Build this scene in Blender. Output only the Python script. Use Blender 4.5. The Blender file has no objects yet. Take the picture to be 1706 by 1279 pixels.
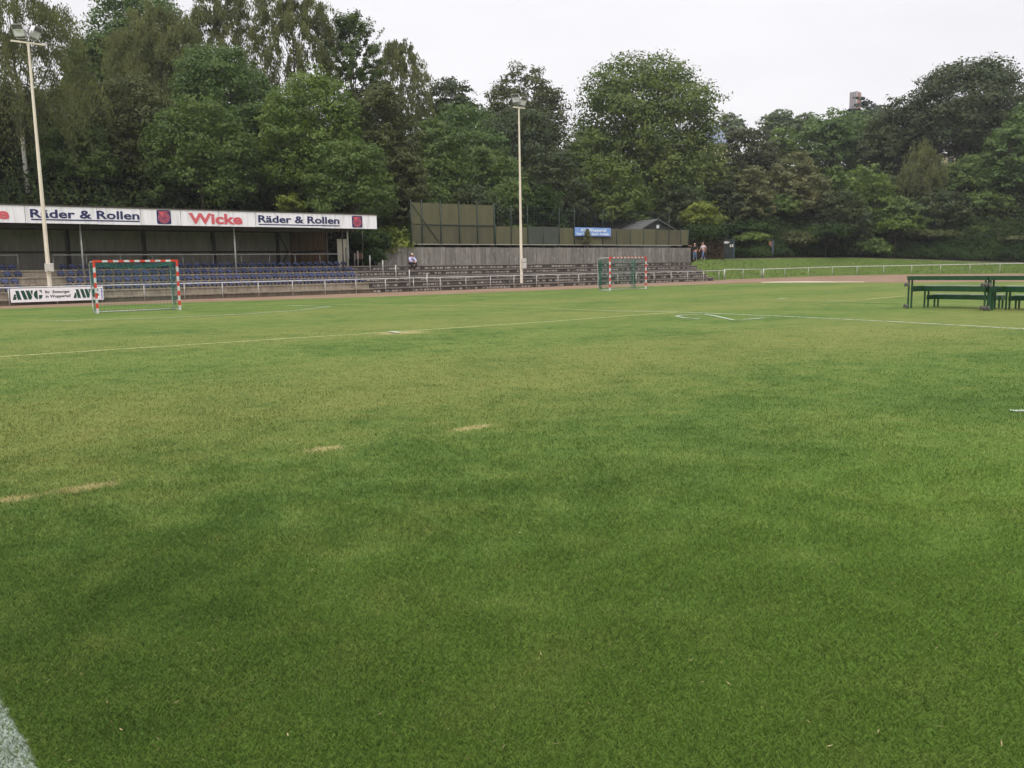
import bpy, math, random
import numpy as np
from mathutils import Vector, Matrix

SC = bpy.context.scene
COL = SC.collection
R = math.radians
rng = np.random.default_rng(7)
random.seed(11)

# ------------------------------------------------------------------ camera
F_PX, PW, PH = 1420.0, 1706.0, 1279.0
CAM_H = 1.48
PITCH = math.atan(192.5 / F_PX)
ROLL = R(1.0)
_f = Vector((0, math.cos(PITCH), -math.sin(PITCH)))
_r0 = Vector((1, 0, 0))
_u0 = Vector((0, math.sin(PITCH), math.cos(PITCH)))
_r = _r0 * math.cos(ROLL) - _u0 * math.sin(ROLL)
_u = _u0 * math.cos(ROLL) + _r0 * math.sin(ROLL)
cam_d = bpy.data.cameras.new("camera")
cam = bpy.data.objects.new("camera", cam_d)
COL.objects.link(cam)
cam.matrix_world = Matrix(((_r.x, _u.x, -_f.x, 0), (_r.y, _u.y, -_f.y, 0), (_r.z, _u.z, -_f.z, CAM_H), (0, 0, 0, 1)))
cam_d.sensor_fit = 'HORIZONTAL'
cam_d.sensor_width = 36.0
cam_d.lens = 36.0 * F_PX / PW
cam_d.clip_end = 4000
cam_d.clip_start = 0.1
SC.camera = cam

# ------------------------------------------------------------------ sky and sun
SUN_EL, SUN_AZ = R(52), R(200)       # high soft sun behind the cloud, over the camera's shoulder
world = bpy.data.worlds.new("World")
SC.world = world
world.use_nodes = True
nt = world.node_tree
nt.nodes.clear()
w_out = nt.nodes.new("ShaderNodeOutputWorld")
w_bg = nt.nodes.new("ShaderNodeBackground")
w_sky = nt.nodes.new("ShaderNodeTexSky")
w_sky.sky_type = 'NISHITA'
w_sky.sun_disc = False
w_sky.sun_elevation = SUN_EL
w_sky.sun_rotation = SUN_AZ
w_sky.dust_density = 4.0
w_bg.inputs['Strength'].default_value = 0.10
w_tc = nt.nodes.new("ShaderNodeTexCoord")
w_map = nt.nodes.new("ShaderNodeMapping")
w_map.inputs['Scale'].default_value = (1.0, 1.0, 3.2)
w_n = nt.nodes.new("ShaderNodeTexNoise")
w_n.inputs['Scale'].default_value = 2.1
w_n.inputs['Detail'].default_value = 6
w_n.inputs['Roughness'].default_value = 0.55
w_r = nt.nodes.new("ShaderNodeValToRGB")
w_r.color_ramp.elements[0].position = 0.32
w_r.color_ramp.elements[0].color = (4.42, 4.30, 4.42, 1)
w_r.color_ramp.elements[1].position = 0.58
w_r.color_ramp.elements[1].color = (4.84, 4.72, 4.80, 1)
# an overcast sky is brightest overhead
w_sep = nt.nodes.new("ShaderNodeSeparateXYZ")
w_zr = nt.nodes.new("ShaderNodeMapRange")
w_zr.interpolation_type = 'SMOOTHSTEP'
w_zr.inputs['From Min'].default_value = 0.30
w_zr.inputs['From Max'].default_value = 0.80
w_zen = nt.nodes.new("ShaderNodeMix")
w_zen.data_type = 'RGBA'
w_zen.inputs['B'].default_value = (8.6, 8.5, 8.7, 1)
w_mix = nt.nodes.new("ShaderNodeMix")
w_mix.data_type = 'RGBA'
w_mix.inputs['Factor'].default_value = 0.94     # the cloud sheet covers nearly all of the blue
L = nt.links.new
L(w_tc.outputs['Generated'], w_map.inputs['Vector'])
L(w_map.outputs['Vector'], w_n.inputs['Vector'])
L(w_n.outputs['Fac'], w_r.inputs['Fac'])
L(w_sky.outputs['Color'], w_mix.inputs['A'])
L(w_tc.outputs['Generated'], w_sep.inputs[0])
L(w_sep.outputs['Z'], w_zr.inputs['Value'])
L(w_zr.outputs['Result'], w_zen.inputs['Factor'])
L(w_r.outputs['Color'], w_zen.inputs['A'])
L(w_zen.outputs['Result'], w_mix.inputs['B'])
L(w_mix.outputs['Result'], w_bg.inputs['Color'])
L(w_bg.outputs['Background'], w_out.inputs['Surface'])

sun_d = bpy.data.lights.new("sun", 'SUN')
sun_d.energy = 0.9
sun_d.angle = R(30)
sun_d.color = (1.0, 0.95, 0.87)
sun = bpy.data.objects.new("sun", sun_d)
COL.objects.link(sun)
_az = SUN_AZ
sun.rotation_euler = (math.pi / 2 - SUN_EL, 0, R(180) - _az + R(180))
_sd = Vector((math.sin(_az) * math.cos(SUN_EL), math.cos(_az) * math.cos(SUN_EL), math.sin(SUN_EL)))
sun.rotation_euler = (-_sd).to_track_quat('-Z', 'Y').to_euler()

SC.view_settings.view_transform = 'Standard'
SC.view_settings.look = 'None'
SC.view_settings.exposure = 1.1
SC.view_settings.gamma = 1.0
SC.render.engine = 'CYCLES'
SC.cycles.use_denoising = True
SC.cycles.denoiser = 'OPENIMAGEDENOISE'
SC.cycles.denoising_input_passes = 'RGB_ALBEDO_NORMAL'
SC.cycles.denoising_prefilter = 'ACCURATE'
SC.cycles.max_bounces = 5
SC.cycles.diffuse_bounces = 3
SC.cycles.glossy_bounces = 2
SC.cycles.transmission_bounces = 2
SC.cycles.transparent_max_bounces = 8

# ------------------------------------------------------------------ survey: the camera's rays into the place
CP = Vector((0, 0, CAM_H))
TH = R(38.3)                          # the stand, terrace and track run along this bearing
CT, ST = math.cos(TH), math.sin(TH)

def ray(px, py):
    return _f + _r * ((px - PW / 2) / F_PX) - _u * ((py - PH / 2) / F_PX)

def on_z(px, py, z=0.0):
    d = ray(px, py)
    t = (z - CAM_H) / d.z
    return CP + d * t

def on_n(px, py, n):
    """point of the plane at distance n across the track, as (s, n, z)"""
    d = ray(px, py)
    t = n / (-d.x * ST + d.y * CT)
    p = CP + d * t
    return (p.x * CT + p.y * ST, n, p.z)

def on_d(px, py, dep):
    d = ray(px, py)
    return CP + d * (dep / d.y)

def SN(s, n, z=0.0):
    return Vector((s * CT - n * ST, s * ST + n * CT, z))

def to_sn(p):
    return (p.x * CT + p.y * ST, -p.x * ST + p.y * CT)

def s_of(px, n, py=440):
    return on_n(px, py, n)[0]

# ------------------------------------------------------------------ materials
def nodes_of(name):
    m = bpy.data.materials.new(name)
    m.use_nodes = True
    t = m.node_tree
    b = t.nodes['Principled BSDF']
    return m, t, b

def new(t, kind, **kw):
    n = t.nodes.new(kind)
    for k, v in kw.items():
        setattr(n, k, v)
    return n

def mixc(t, fac, a, b, mode='MIX'):
    m = new(t, "ShaderNodeMix", data_type='RGBA', blend_type=mode)
    for sock, v in (('Factor', fac), ('A', a), ('B', b)):
        if hasattr(v, 'is_linked') or hasattr(v, 'links'):
            t.links.new(v, m.inputs[sock])
        else:
            m.inputs[sock].default_value = v if sock == 'Factor' else (tuple(v) + (1,))[:4]
    return m.outputs['Result']

def ramp(t, fac, p0, p1, c0=(0, 0, 0), c1=(1, 1, 1)):
    r = new(t, "ShaderNodeValToRGB")
    r.color_ramp.elements[0].position = p0
    r.color_ramp.elements[1].position = p1
    r.color_ramp.elements[0].color = tuple(c0) + (1,)
    r.color_ramp.elements[1].color = tuple(c1) + (1,)
    t.links.new(fac, r.inputs['Fac'])
    return r.outputs['Color']

def noise(t, vec, scale, detail=4, rough=0.55, dist=0.0):
    n = new(t, "ShaderNodeTexNoise")
    n.inputs['Scale'].default_value = scale
    n.inputs['Detail'].default_value = detail
    n.inputs['Roughness'].default_value = rough
    n.inputs['Distortion'].default_value = dist
    if vec is not None:
        t.links.new(vec, n.inputs['Vector'])
    return n.outputs['Fac']

def mapped(t, src, scale=(1, 1, 1), rot=(0, 0, 0), loc=(0, 0, 0)):
    m = new(t, "ShaderNodeMapping")
    m.inputs['Scale'].default_value = scale
    m.inputs['Rotation'].default_value = rot
    m.inputs['Location'].default_value = loc
    t.links.new(src, m.inputs['Vector'])
    return m.outputs['Vector']

def objco(t):
    return new(t, "ShaderNodeTexCoord").outputs['Object']

def mathn(t, op, a, b=None):
    m = new(t, "ShaderNodeMath", operation=op)
    for i, v in enumerate((a, b)):
        if v is None:
            continue
        if hasattr(v, 'links'):
            t.links.new(v, m.inputs[i])
        else:
            m.inputs[i].default_value = v
    return m.outputs[0]

def plain(name, c, c2=None, scale=6.0, rough=0.6, metal=0.0, bump=0.0, stretch=(1, 1, 1), lo=0.35, hi=0.68, spec=0.4):
    """paint, metal, concrete...: one colour that drifts to a second one in worn patches"""
    m, t, b = nodes_of(name)
    v = mapped(t, objco(t), stretch)
    f = noise(t, v, scale, 6, 0.62)
    c2 = c2 or tuple(x * 0.7 for x in c)
    t.links.new(mixc(t, ramp(t, f, lo, hi), c, c2), b.inputs['Base Color'])
    b.inputs['Roughness'].default_value = rough
    b.inputs['Metallic'].default_value = metal
    b.inputs['Specular IOR Level'].default_value = spec
    if bump:
        bn = new(t, "ShaderNodeBump")
        bn.inputs['Strength'].default_value = bump
        bn.inputs['Distance'].default_value = 0.02
        t.links.new(noise(t, v, scale * 3, 5), bn.inputs['Height'])
        t.links.new(bn.outputs['Normal'], b.inputs['Normal'])
    return m

M = {}
M['cream'] = plain('cream_paint', (.74, .675, .56), (.58, .51, .41), 1.6, .5, stretch=(3, 3, .6))
M['white_paint'] = plain('white_paint', (.58, .58, .56), (.40, .39, .37), 5, .5)
M['fascia'] = plain('fascia_white', (.80, .79, .84), (.50, .485, .47), 1.8, .45, stretch=(2.4, 1, .30), lo=.47, hi=.80)
M['box_grey'] = plain('box_grey', (.62, .60, .55), (.42, .40, .36), 4, .5)
M['galv'] = plain('galvanised_steel', (.50, .50, .49), (.34, .33, .31), 7, .45, .3)
M['dark_steel'] = plain('dark_steel', (.055, .052, .05), (.09, .07, .055), 5, .6)
M['red'] = plain('red_stripe', (.62, .045, .025), (.50, .05, .03), 5, .45)
M['silver'] = plain('silver_stripe', (.62, .62, .63), (.48, .48, .48), 6, .4, .1)
M['net'] = plain('green_net', (.018, .15, .10), (.012, .10, .07), 2, .8)
def seat_material():
    m = plain('blue_plastic', (.022, .032, .10), (.036, .046, .105), 9, .42)
    t = m.node_tree
    b = t.nodes['Principled BSDF']
    src = b.inputs['Base Color'].links[0].from_socket
    oi = new(t, "ShaderNodeObjectInfo")
    t.links.new(mixc(t, 1.0, src, ramp(t, oi.outputs['Random'], 0, 1, (.7, .72, .75), (1.5, 1.4, 1.25)), 'MULTIPLY'), b.inputs['Base Color'])
    return m
M['seat_blue'] = seat_material()
M['navy'] = plain('navy_letters', (.010, .013, .085), (.016, .02, .10), 4, .45)
M['letter_red'] = plain('faded_red_letters', (.55, .075, .10), (.62, .13, .15), 3, .5)
M['letter_green'] = plain('green_letters', (.004, .045, .028), (.006, .06, .035), 4, .45)
M['letter_black'] = plain('black_letters', (.02, .02, .025), (.03, .03, .035), 4, .5)
M['letter_blue'] = plain('blue_letters', (.06, .09, .42), (.09, .12, .45), 4, .5)
M['banner'] = plain('banner_white', (.82, .80, .84), (.74, .72, .76), 2.5, .4)
M['banner_blue'] = plain('banner_blue', (.14, .27, .58), (.25, .38, .66), 2.2, .5)
M['banner_letter'] = plain('banner_pale_letters', (.74, .79, .86), (.62, .69, .80), 5, .5)
M['bench_green'] = plain('green_bench_paint', (.010, .054, .019), (.019, .074, .030), 5, .45, lo=.45)
M['bench_top'] = plain('lit_bench_top', (.30, .34, .27), (.10, .17, .09), 4, .55)  # pale tops of the lower tiers: light from above put into the colour
M['rubber'] = plain('grey_rubber', (.16, .145, .14), (.09, .085, .08), 9, .8)
M['earth'] = plain('bare_earth', (.075, .058, .045), (.045, .04, .028), 1.5, .95, bump=.4)
M['soffit'] = plain('dark_boards', (.050, .043, .036), (.033, .029, .025), 2, .8, stretch=(1, 6, 6))
M['backwall'] = plain('dirty_sheet_metal', (.47, .44, .38), (.33, .30, .255), 1.1, .65, stretch=(3, 3, .6))
M['ivory'] = plain('ivory_panel', (.66, .62, .50), (.52, .48, .38), 2, .6)
M['screen'] = plain('olive_windscreen', (.108, .103, .052), (.08, .08, .044), .8, .9, stretch=(2.2, 2.2, .5))
M['screen_low'] = plain('brown_windscreen', (.090, .084, .046), (.062, .062, .038), .9, .9, stretch=(2.2, 2.2, .5))
M['fence_green'] = plain('dark_green_steel', (.016, .032, .024), (.03, .045, .035), 4, .55)
M['gate_green'] = plain('gate_green', (.010, .020, .018), (.016, .028, .025), 3, .5)
M['roof_felt'] = plain('grey_roof_felt', (.10, .102, .10), (.075, .078, .076), 1.5, .85)
M['slate'] = plain('blue_slate', (.20, .235, .33), (.15, .18, .26), 1.2, .7)
M['hut_wall'] = plain('dark_hut_boards', (.036, .042, .038), (.048, .052, .046), 2, .8, stretch=(4, 4, .5))
M['yellow_wall'] = plain('yellow_render', (.60, .55, .34), (.52, .47, .30), .8, .85)
M['brick_red'] = plain('red_cladding', (.40, .21, .17), (.36, .2, .16), .6, .8)
M['tower_grey'] = plain('grey_cladding', (.27, .24, .25), (.23, .21, .22), .6, .8)
M['window'] = plain('window_glass', (.04, .05, .06), (.06, .07, .08), 1, .15)
M['bark'] = plain('bark', (.055, .042, .030), (.10, .085, .065), 6, .95, stretch=(4, 4, .6), bump=.5)
M['birch_bark'] = plain('birch_bark', (.55, .52, .47), (.08, .07, .06), 3.2, .8, stretch=(1, 1, 2.5), lo=.52, hi=.66)
M['skin'] = plain('skin', (.46, .25, .17), (.40, .20, .14), 12, .55)
M['hair_grey'] = plain('grey_hair', (.42, .39, .35), (.30, .28, .25), 30, .8)
M['hair_white'] = plain('white_hair', (.72, .66, .60), (.60, .55, .50), 30, .8)
M['hair_brown'] = plain('short_brown_hair', (.12, .08, .05), (.2, .14, .1), 30, .8)
M['shirt_lilac'] = plain('pale_lilac_shirt', (.58, .56, .82), (.44, .42, .68), 9, .85)
M['shirt_black'] = plain('black_shirt', (.014, .013, .014), (.024, .022, .022), 9, .9)
M['shirt_pink'] = plain('pale_pink_shirt', (.62, .50, .50), (.46, .36, .38), 14, .85)
M['jeans'] = plain('blue_jeans', (.07, .115, .22), (.12, .18, .30), 9, .9)
M['trousers_dark'] = plain('dark_trousers', (.016, .016, .022), (.028, .026, .03), 9, .9)
M['shoe_dark'] = plain('dark_shoes', (.02, .018, .016), None, 9, .6)
M['shoe_white'] = plain('white_shoes', (.70, .68, .64), None, 9, .6)
M['glass_lamp'] = plain('lamp_glass', (.78, .80, .82), (.62, .65, .66), 3, .12, spec=.8)
M['lamp_shell'] = plain('lamp_shell', (.74, .72, .76), (.62, .60, .63), 3, .35, .2)
M['lamp_dark'] = plain('lamp_inside', (.10, .105, .105), (.16, .16, .155), 3, .25)
M['kerb_pale'] = plain('pale_kerb', (.40, .38, .32), (.26, .25, .2), 3, .8)
M['orange'] = plain('faded_orange_board', (.22, .10, .045), (.17, .08, .04), 3, .7)
M['post_blue'] = plain('blue_grey_post', (.035, .06, .10), (.05, .075, .11), 3, .6)
M['rust_board'] = plain('rusty_board', (.20, .09, .065), (.13, .07, .05), 4, .8)

def concrete(name, c, dirt, pale=None, blocks=0.0, streak=True):
    m, t, b = nodes_of(name)
    o = objco(t)
    f1 = noise(t, mapped(t, o, (1, 1, 1)), 1.3, 7, .65)
    col = mixc(t, ramp(t, f1, .38, .66), c, dirt)
    if blocks:
        sx = new(t, "ShaderNodeSeparateXYZ")
        t.links.new(o, sx.inputs[0])
        wn = new(t, "ShaderNodeTexWhiteNoise", noise_dimensions='2D')
        cb = new(t, "ShaderNodeCombineXYZ")
        jit = mathn(t, 'MULTIPLY', noise(t, mapped(t, o, (1, 0, 0)), 1.7, 2), .7)
        xx = mathn(t, 'ADD', mathn(t, 'DIVIDE', sx.outputs['X'], blocks), jit)
        t.links.new(mathn(t, 'FLOOR', xx), cb.inputs['X'])
        t.links.new(mathn(t, 'FLOOR', mathn(t, 'DIVIDE', sx.outputs['Z'], .38)), cb.inputs['Y'])
        t.links.new(cb.outputs[0], wn.inputs['Vector'])
        on = ramp(t, wn.outputs['Value'], .28, .5)
        fr = mathn(t, 'FRACT', xx)
        joint = mathn(t, 'MULTIPLY', ramp(t, fr, .06, .16), ramp(t, fr, .84, .95, (1, 1, 1), (0, 0, 0)))
        worn = ramp(t, noise(t, o, 5.5, 5), .36, .52)
        k = mathn(t, 'MULTIPLY', mathn(t, 'MULTIPLY', on, joint), worn)
        zf = mathn(t, 'FRACT', mathn(t, 'DIVIDE', mathn(t, 'ADD', sx.outputs['Z'], .05), .38))
        k = mathn(t, 'MULTIPLY', k, mathn(t, 'MULTIPLY', ramp(t, zf, .20, .27), ramp(t, zf, .55, .62, (1, 1, 1), (0, 0, 0))))
        col = mixc(t, k, col, pale)
    if streak:
        s1 = noise(t, mapped(t, o, (5, 5, .5)), 1.4, 5, .6)
        col = mixc(t, ramp(t, s1, .45, .8), col, tuple(x * .45 for x in dirt))
    f2 = noise(t, o, 22, 4)
    col = mixc(t, mathn(t, 'MULTIPLY', f2, .35), col, tuple(x * .5 for x in c))
    t.links.new(col, b.inputs['Base Color'])
    b.inputs['Roughness'].default_value = .92
    b.inputs['Specular IOR Level'].default_value = .2
    bn = new(t, "ShaderNodeBump")
    bn.inputs['Strength'].default_value = .35
    bn.inputs['Distance'].default_value = .02
    t.links.new(f2, bn.inputs['Height'])
    t.links.new(bn.outputs['Normal'], b.inputs['Normal'])
    return m

M['concrete_pale'] = concrete('pale_concrete', (.37, .32, .25), (.25, .21, .165))
M['concrete_dark'] = concrete('sooty_concrete', (.105, .09, .082), (.06, .053, .05))
M['concrete_plinth'] = concrete('dirty_plinth', (.17, .14, .105), (.10, .082, .066))
M['concrete_block'] = concrete('sooty_blocks', (.088, .076, .068), (.052, .045, .041), (.46, .40, .36), .34, False)
M['nosing'] = concrete('lit_nosing', (.245, .215, .19), (.14, .122, .11), streak=False)  # slabs paler than the risers: the lit look of the treads is coloured in

def wall_material():
    m, t, b = nodes_of('weathered_wall_panels')
    o = objco(t)
    sx = new(t, "ShaderNodeSeparateXYZ")
    t.links.new(o, sx.inputs[0])
    fl = mathn(t, 'FLOOR', mathn(t, 'DIVIDE', sx.outputs['X'], .5))
    wn = new(t, "ShaderNodeTexWhiteNoise", noise_dimensions='1D')
    t.links.new(fl, wn.inputs['W'])
    col = mixc(t, wn.outputs['Value'], (.165, .152, .136), (.245, .228, .205))
    st = noise(t, mapped(t, o, (4.5, 4.5, .8)), 1.3, 7, .68)
    col = mixc(t, ramp(t, st, .45, .78), col, (.085, .078, .072))
    chip = ramp(t, noise(t, mapped(t, o, (3, 3, 1.4)), 1.2, 7, .72), .54, .66)
    col = mixc(t, mathn(t, 'MULTIPLY', chip, .7), col, (.36, .335, .30))
    # damp dark band where moss runs down from the top
    top = noise(t, mapped(t, o, (4, 4, .15)), 1.2, 4)
    tz = mathn(t, 'ADD', mathn(t, 'MULTIPLY', sx.outputs['Z'], .8), mathn(t, 'MULTIPLY', top, .6))
    col = mixc(t, ramp(t, tz, 1.22, 1.45), col, (.085, .075, .062))
    t.links.new(col, b.inputs['Base Color'])
    b.inputs['Roughness'].default_value = .93
    b.inputs['Specular IOR Level'].default_value = .2
    bn = new(t, "ShaderNodeBump")
    bn.inputs['Strength'].default_value = .4
    bn.inputs['Distance'].default_value = .02
    t.links.new(st, bn.inputs['Height'])
    t.links.new(bn.outputs['Normal'], b.inputs['Normal'])
    return m
M['wall'] = wall_material()

def wood_material():
    m, t, b = nodes_of('brown_board_cladding')
    o = objco(t)
    sx = new(t, "ShaderNodeSeparateXYZ")
    t.links.new(o, sx.inputs[0])
    fl = mathn(t, 'FLOOR', mathn(t, 'DIVIDE', sx.outputs['Y'], .19))
    wn = new(t, "ShaderNodeTexWhiteNoise", noise_dimensions='1D')
    t.links.new(fl, wn.inputs['W'])
    col = mixc(t, wn.outputs['Value'], (.32, .19, .10), (.50, .32, .19))
    f = noise(t, mapped(t, o, (9, 9, .6)), 2, 5)
    col = mixc(t, ramp(t, f, .4, .75), col, (.09, .05, .03))
    t.links.new(col, b.inputs['Base Color'])
    b.inputs['Roughness'].default_value = .8
    return m
M['wood'] = wood_material()

# ---- grass: one colour rule, read from the place on the field, for the sod and for the blades
def grass_color(t):
    geo = new(t, "ShaderNodeNewGeometry")
    P = geo.outputs['Position']
    rot = mapped(t, P, rot=(0, 0, -TH))            # x along the touchline, y across it
    sx = new(t, "ShaderNodeSeparateXYZ")
    t.links.new(rot, sx.inputs[0])
    wob = noise(t, mapped(t, rot, (.22, .5, 0)), 1.0, 5, .6)
    n = mathn(t, 'ADD', sx.outputs['Y'], mathn(t, 'MULTIPLY', mathn(t, 'SUBTRACT', wob, .5), 4.5))
    r = new(t, "ShaderNodeValToRGB")
    t.links.new(mathn(t, 'DIVIDE', n, 50.0), r.inputs['Fac'])
    cr = r.color_ramp
    stops = [(0, .06), (5.4, .05), (7.1, .42), (9, .70), (11.2, .66), (13.2, .24), (16.2, .26), (18.5, .62), (21.5, .58),
             (23.5, .28), (26, .34), (28, .62), (31, .55), (33, .22), (37, .2), (39, .4), (42, .14), (50, .2)]
    while len(cr.elements) < len(stops):
        cr.elements.new(0.5)
    for e, (p, v) in zip(cr.elements, stops):
        e.position = p / 50.0
        e.color = (v, v, v, 1)
    dry = r.outputs['Color']
    big = noise(t, mapped(t, P, (1, 1, 0)), .42, 6, .62, .6)
    mid = noise(t, mapped(t, P, (1, 1, 0)), 2.6, 6, .65, .4)
    fine = noise(t, mapped(t, P, (1, 1, 0)), 30, 4, .6)
    dryf = mathn(t, 'ADD', dry, mathn(t, 'MULTIPLY', mathn(t, 'SUBTRACT', mid, .5), 1.5))
    dryf = mathn(t, 'ADD', dryf, mathn(t, 'MULTIPLY', mathn(t, 'SUBTRACT', big, .5), 1.1))
    dryf = ramp(t, dryf, .05, 1.0)
    green = mixc(t, ramp(t, mathn(t, 'ADD', mathn(t, 'MULTIPLY', big, .55), mathn(t, 'MULTIPLY', mid, .45)), .38, .62), GRASS_A, GRASS_B)
    near = ramp(t, mathn(t, 'DIVIDE', n, 10.0), .17, .40, (1, 1, 1), (0, 0, 0))
    green = mixc(t, mathn(t, 'MULTIPLY', near, .55), green, (.172, .278, .052))
    col = mixc(t, dryf, green, GRASS_DRY)
    col = mixc(t, mathn(t, 'MULTIPLY', ramp(t, fine, .35, .75), .2), col, (.5 * GRASS_A[0], .5 * GRASS_A[1], .5 * GRASS_A[2]))
    # thin trampled tufts of straw
    straw = ramp(t, noise(t, mapped(t, P, (1, 1, 0)), 5.5, 6, .7), .66, .78)
    col = mixc(t, mathn(t, 'MULTIPLY', straw, .55), col, (.235, .20, .085))
    # burnt bare scars along the old line
    for (px, py, w, h) in SCARS:
        p = on_z(px, py)
        mp = new(t, "ShaderNodeVectorMath", operation='SUBTRACT')
        t.links.new(P, mp.inputs[0])
        mp.inputs[1].default_value = p
        q = mapped(t, mp.outputs[0], rot=(0, 0, -TH))
        q2 = mapped(t, q, (1 / w, 1 / h, 0))
        ln = new(t, "ShaderNodeVectorMath", operation='LENGTH')
        t.links.new(q2, ln.inputs[0])
        dd = mathn(t, 'ADD', ln.outputs['Value'], mathn(t, 'MULTIPLY', mathn(t, 'SUBTRACT', noise(t, mapped(t, P, (1, 1, 0)), 13, 6, .72), .5), 3.0))
        k = ramp(t, dd, .35, 1.45, (1, 1, 1), (0, 0, 0))
        col = mixc(t, mathn(t, 'MULTIPLY', k, .80), col, (.40, .345, .165))
    return col, P

GRASS_A = (.078, .137, .029)
GRASS_B = (.134, .208, .045)
GRASS_DRY = (.198, .216, .062)
SCARS = [(148, 812, .27, .13), (20, 832, .22, .10), (540, 748, .23, .12), (788, 712, .30, .11), (668, 554, .8, .6)]
# the broad white line by the camera's feet: its right edge runs through these two points
NL0, NL1 = on_z(0, 1160), on_z(62, 1279)

def near_line_mask(t, P):
    e = (NL1 - NL0).normalized()
    nrm = Vector((-e.y, e.x, 0))            # points to the side the line lies on
    if nrm.x > 0:
        nrm = -nrm
    sb = new(t, "ShaderNodeVectorMath", operation='SUBTRACT')
    t.links.new(P, sb.inputs[0])
    sb.inputs[1].default_value = NL0
    dt = new(t, "ShaderNodeVectorMath", operation='DOT_PRODUCT')
    t.links.new(sb.outputs[0], dt.inputs[0])
    dt.inputs[1].default_value = nrm
    d = mathn(t, 'ADD', dt.outputs['Value'], mathn(t, 'MULTIPLY', mathn(t, 'SUBTRACT', noise(t, P, 38, 3), .5), .05))
    return mathn(t, 'MULTIPLY', ramp(t, d, 0.0, .012), ramp(t, d, .105, .13, (1, 1, 1), (0, 0, 0)))

def sod_material():
    m, t, b = nodes_of('lawn_sod')
    col, P = grass_color(t)
    mott = noise(t, mapped(t, P, (1, 1, 0)), 11, 6, .7)
    col = mixc(t, ramp(t, mott, .3, .75), mixc(t, .25, col, (0, 0, 0)), col)
    t.links.new(col, b.inputs['Base Color'])
    b.inputs['Roughness'].default_value = .95
    b.inputs['Specular IOR Level'].default_value = .1
    bn = new(t, "ShaderNodeBump")
    bn.inputs['Strength'].default_value = .5
    bn.inputs['Distance'].default_value = .03
    t.links.new(noise(t, mapped(t, P, (1, 1, 0)), 24, 5, .7), bn.inputs['Height'])
    t.links.new(bn.outputs['Normal'], b.inputs['Normal'])
    return m

def blade_material():
    m, t, b = nodes_of('grass_blade')
    col, P = grass_color(t)
    geo = new(t, "ShaderNodeNewGeometry")
    rnd = geo.outputs['Random Per Island']
    col = mixc(t, 1.0, col, ramp(t, rnd, .0, 1.0, (.46, .46, .46), (1.85, 1.85, 1.85)), 'MULTIPLY')
    tan = ramp(t, rnd, .982, .996)
    col = mixc(t, mathn(t, 'MULTIPLY', tan, .8), col, (.40, .34, .15))
    lm = near_line_mask(t, P)
    r2 = mathn(t, 'FRACT', mathn(t, 'MULTIPLY', rnd, 17.3))
    col = mixc(t, mathn(t, 'MULTIPLY', lm, ramp(t, r2, .22, .6)), col, (.66, .72, .69))
    t.links.new(col, b.inputs['Base Color'])
    b.inputs['Roughness'].default_value = .55
    b.inputs['Specular IOR Level'].default_value = .25
    tr = new(t, "ShaderNodeBsdfTranslucent")
    t.links.new(col, tr.inputs['Color'])
    ms = new(t, "ShaderNodeMixShader")
    ms.inputs['Fac'].default_value = .5
    t.links.new(b.outputs[0], ms.inputs[1])
    t.links.new(tr.outputs[0], ms.inputs[2])
    t.links.new(ms.outputs[0], t.nodes['Material Output'].inputs['Surface'])
    return m

def bank_material():
    m, t, b = nodes_of('bank_grass')
    geo = new(t, "ShaderNodeNewGeometry")
    P = geo.outputs['Position']
    a = noise(t, P, .5, 6, .65)
    f = noise(t, P, 9, 5, .7)
    col = mixc(t, ramp(t, a, .3, .7), (.088, .136, .030), (.140, .190, .050))
    col = mixc(t, mathn(t, 'MULTIPLY', ramp(t, f, .3, .8), .5), col, (.03, .055, .010))
    t.links.new(col, b.inputs['Base Color'])
    b.inputs['Roughness'].default_value = .95
    b.inputs['Specular IOR Level'].default_value = .1
    bn = new(t, "ShaderNodeBump")
    bn.inputs['Strength'].default_value = .6
    bn.inputs['Distance'].default_value = .05
    t.links.new(f, bn.inputs['Height'])
    t.links.new(bn.outputs['Normal'], b.inputs['Normal'])
    return m

def cinder_material():
    m, t, b = nodes_of('red_cinder')
    P = objco(t)
    a = noise(t, P, .35, 6, .6)
    f = noise(t, P, 14, 5, .7)
    col = mixc(t, ramp(t, a, .35, .7), (.205, .132, .088), (.27, .20, .142))
    col = mixc(t, mathn(t, 'MULTIPLY', ramp(t, f, .4, .8), .4), col, (.13, .072, .05))
    t.links.new(col, b.inputs['Base Color'])
    b.inputs['Roughness'].default_value = .95
    b.inputs['Specular IOR Level'].default_value = .1
    return m

def paint_line_material(name, c, broken=.5):
    m, t, b = nodes_of(name)
    col, P = grass_color(t)
    k = ramp(t, noise(t, P, 9, 5, .7), broken - .12, broken + .12)
    t.links.new(mixc(t, k, col, c), b.inputs['Base Color'])
    b.inputs['Roughness'].default_value = .9
    b.inputs['Specular IOR Level'].default_value = .1
    return m

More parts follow.
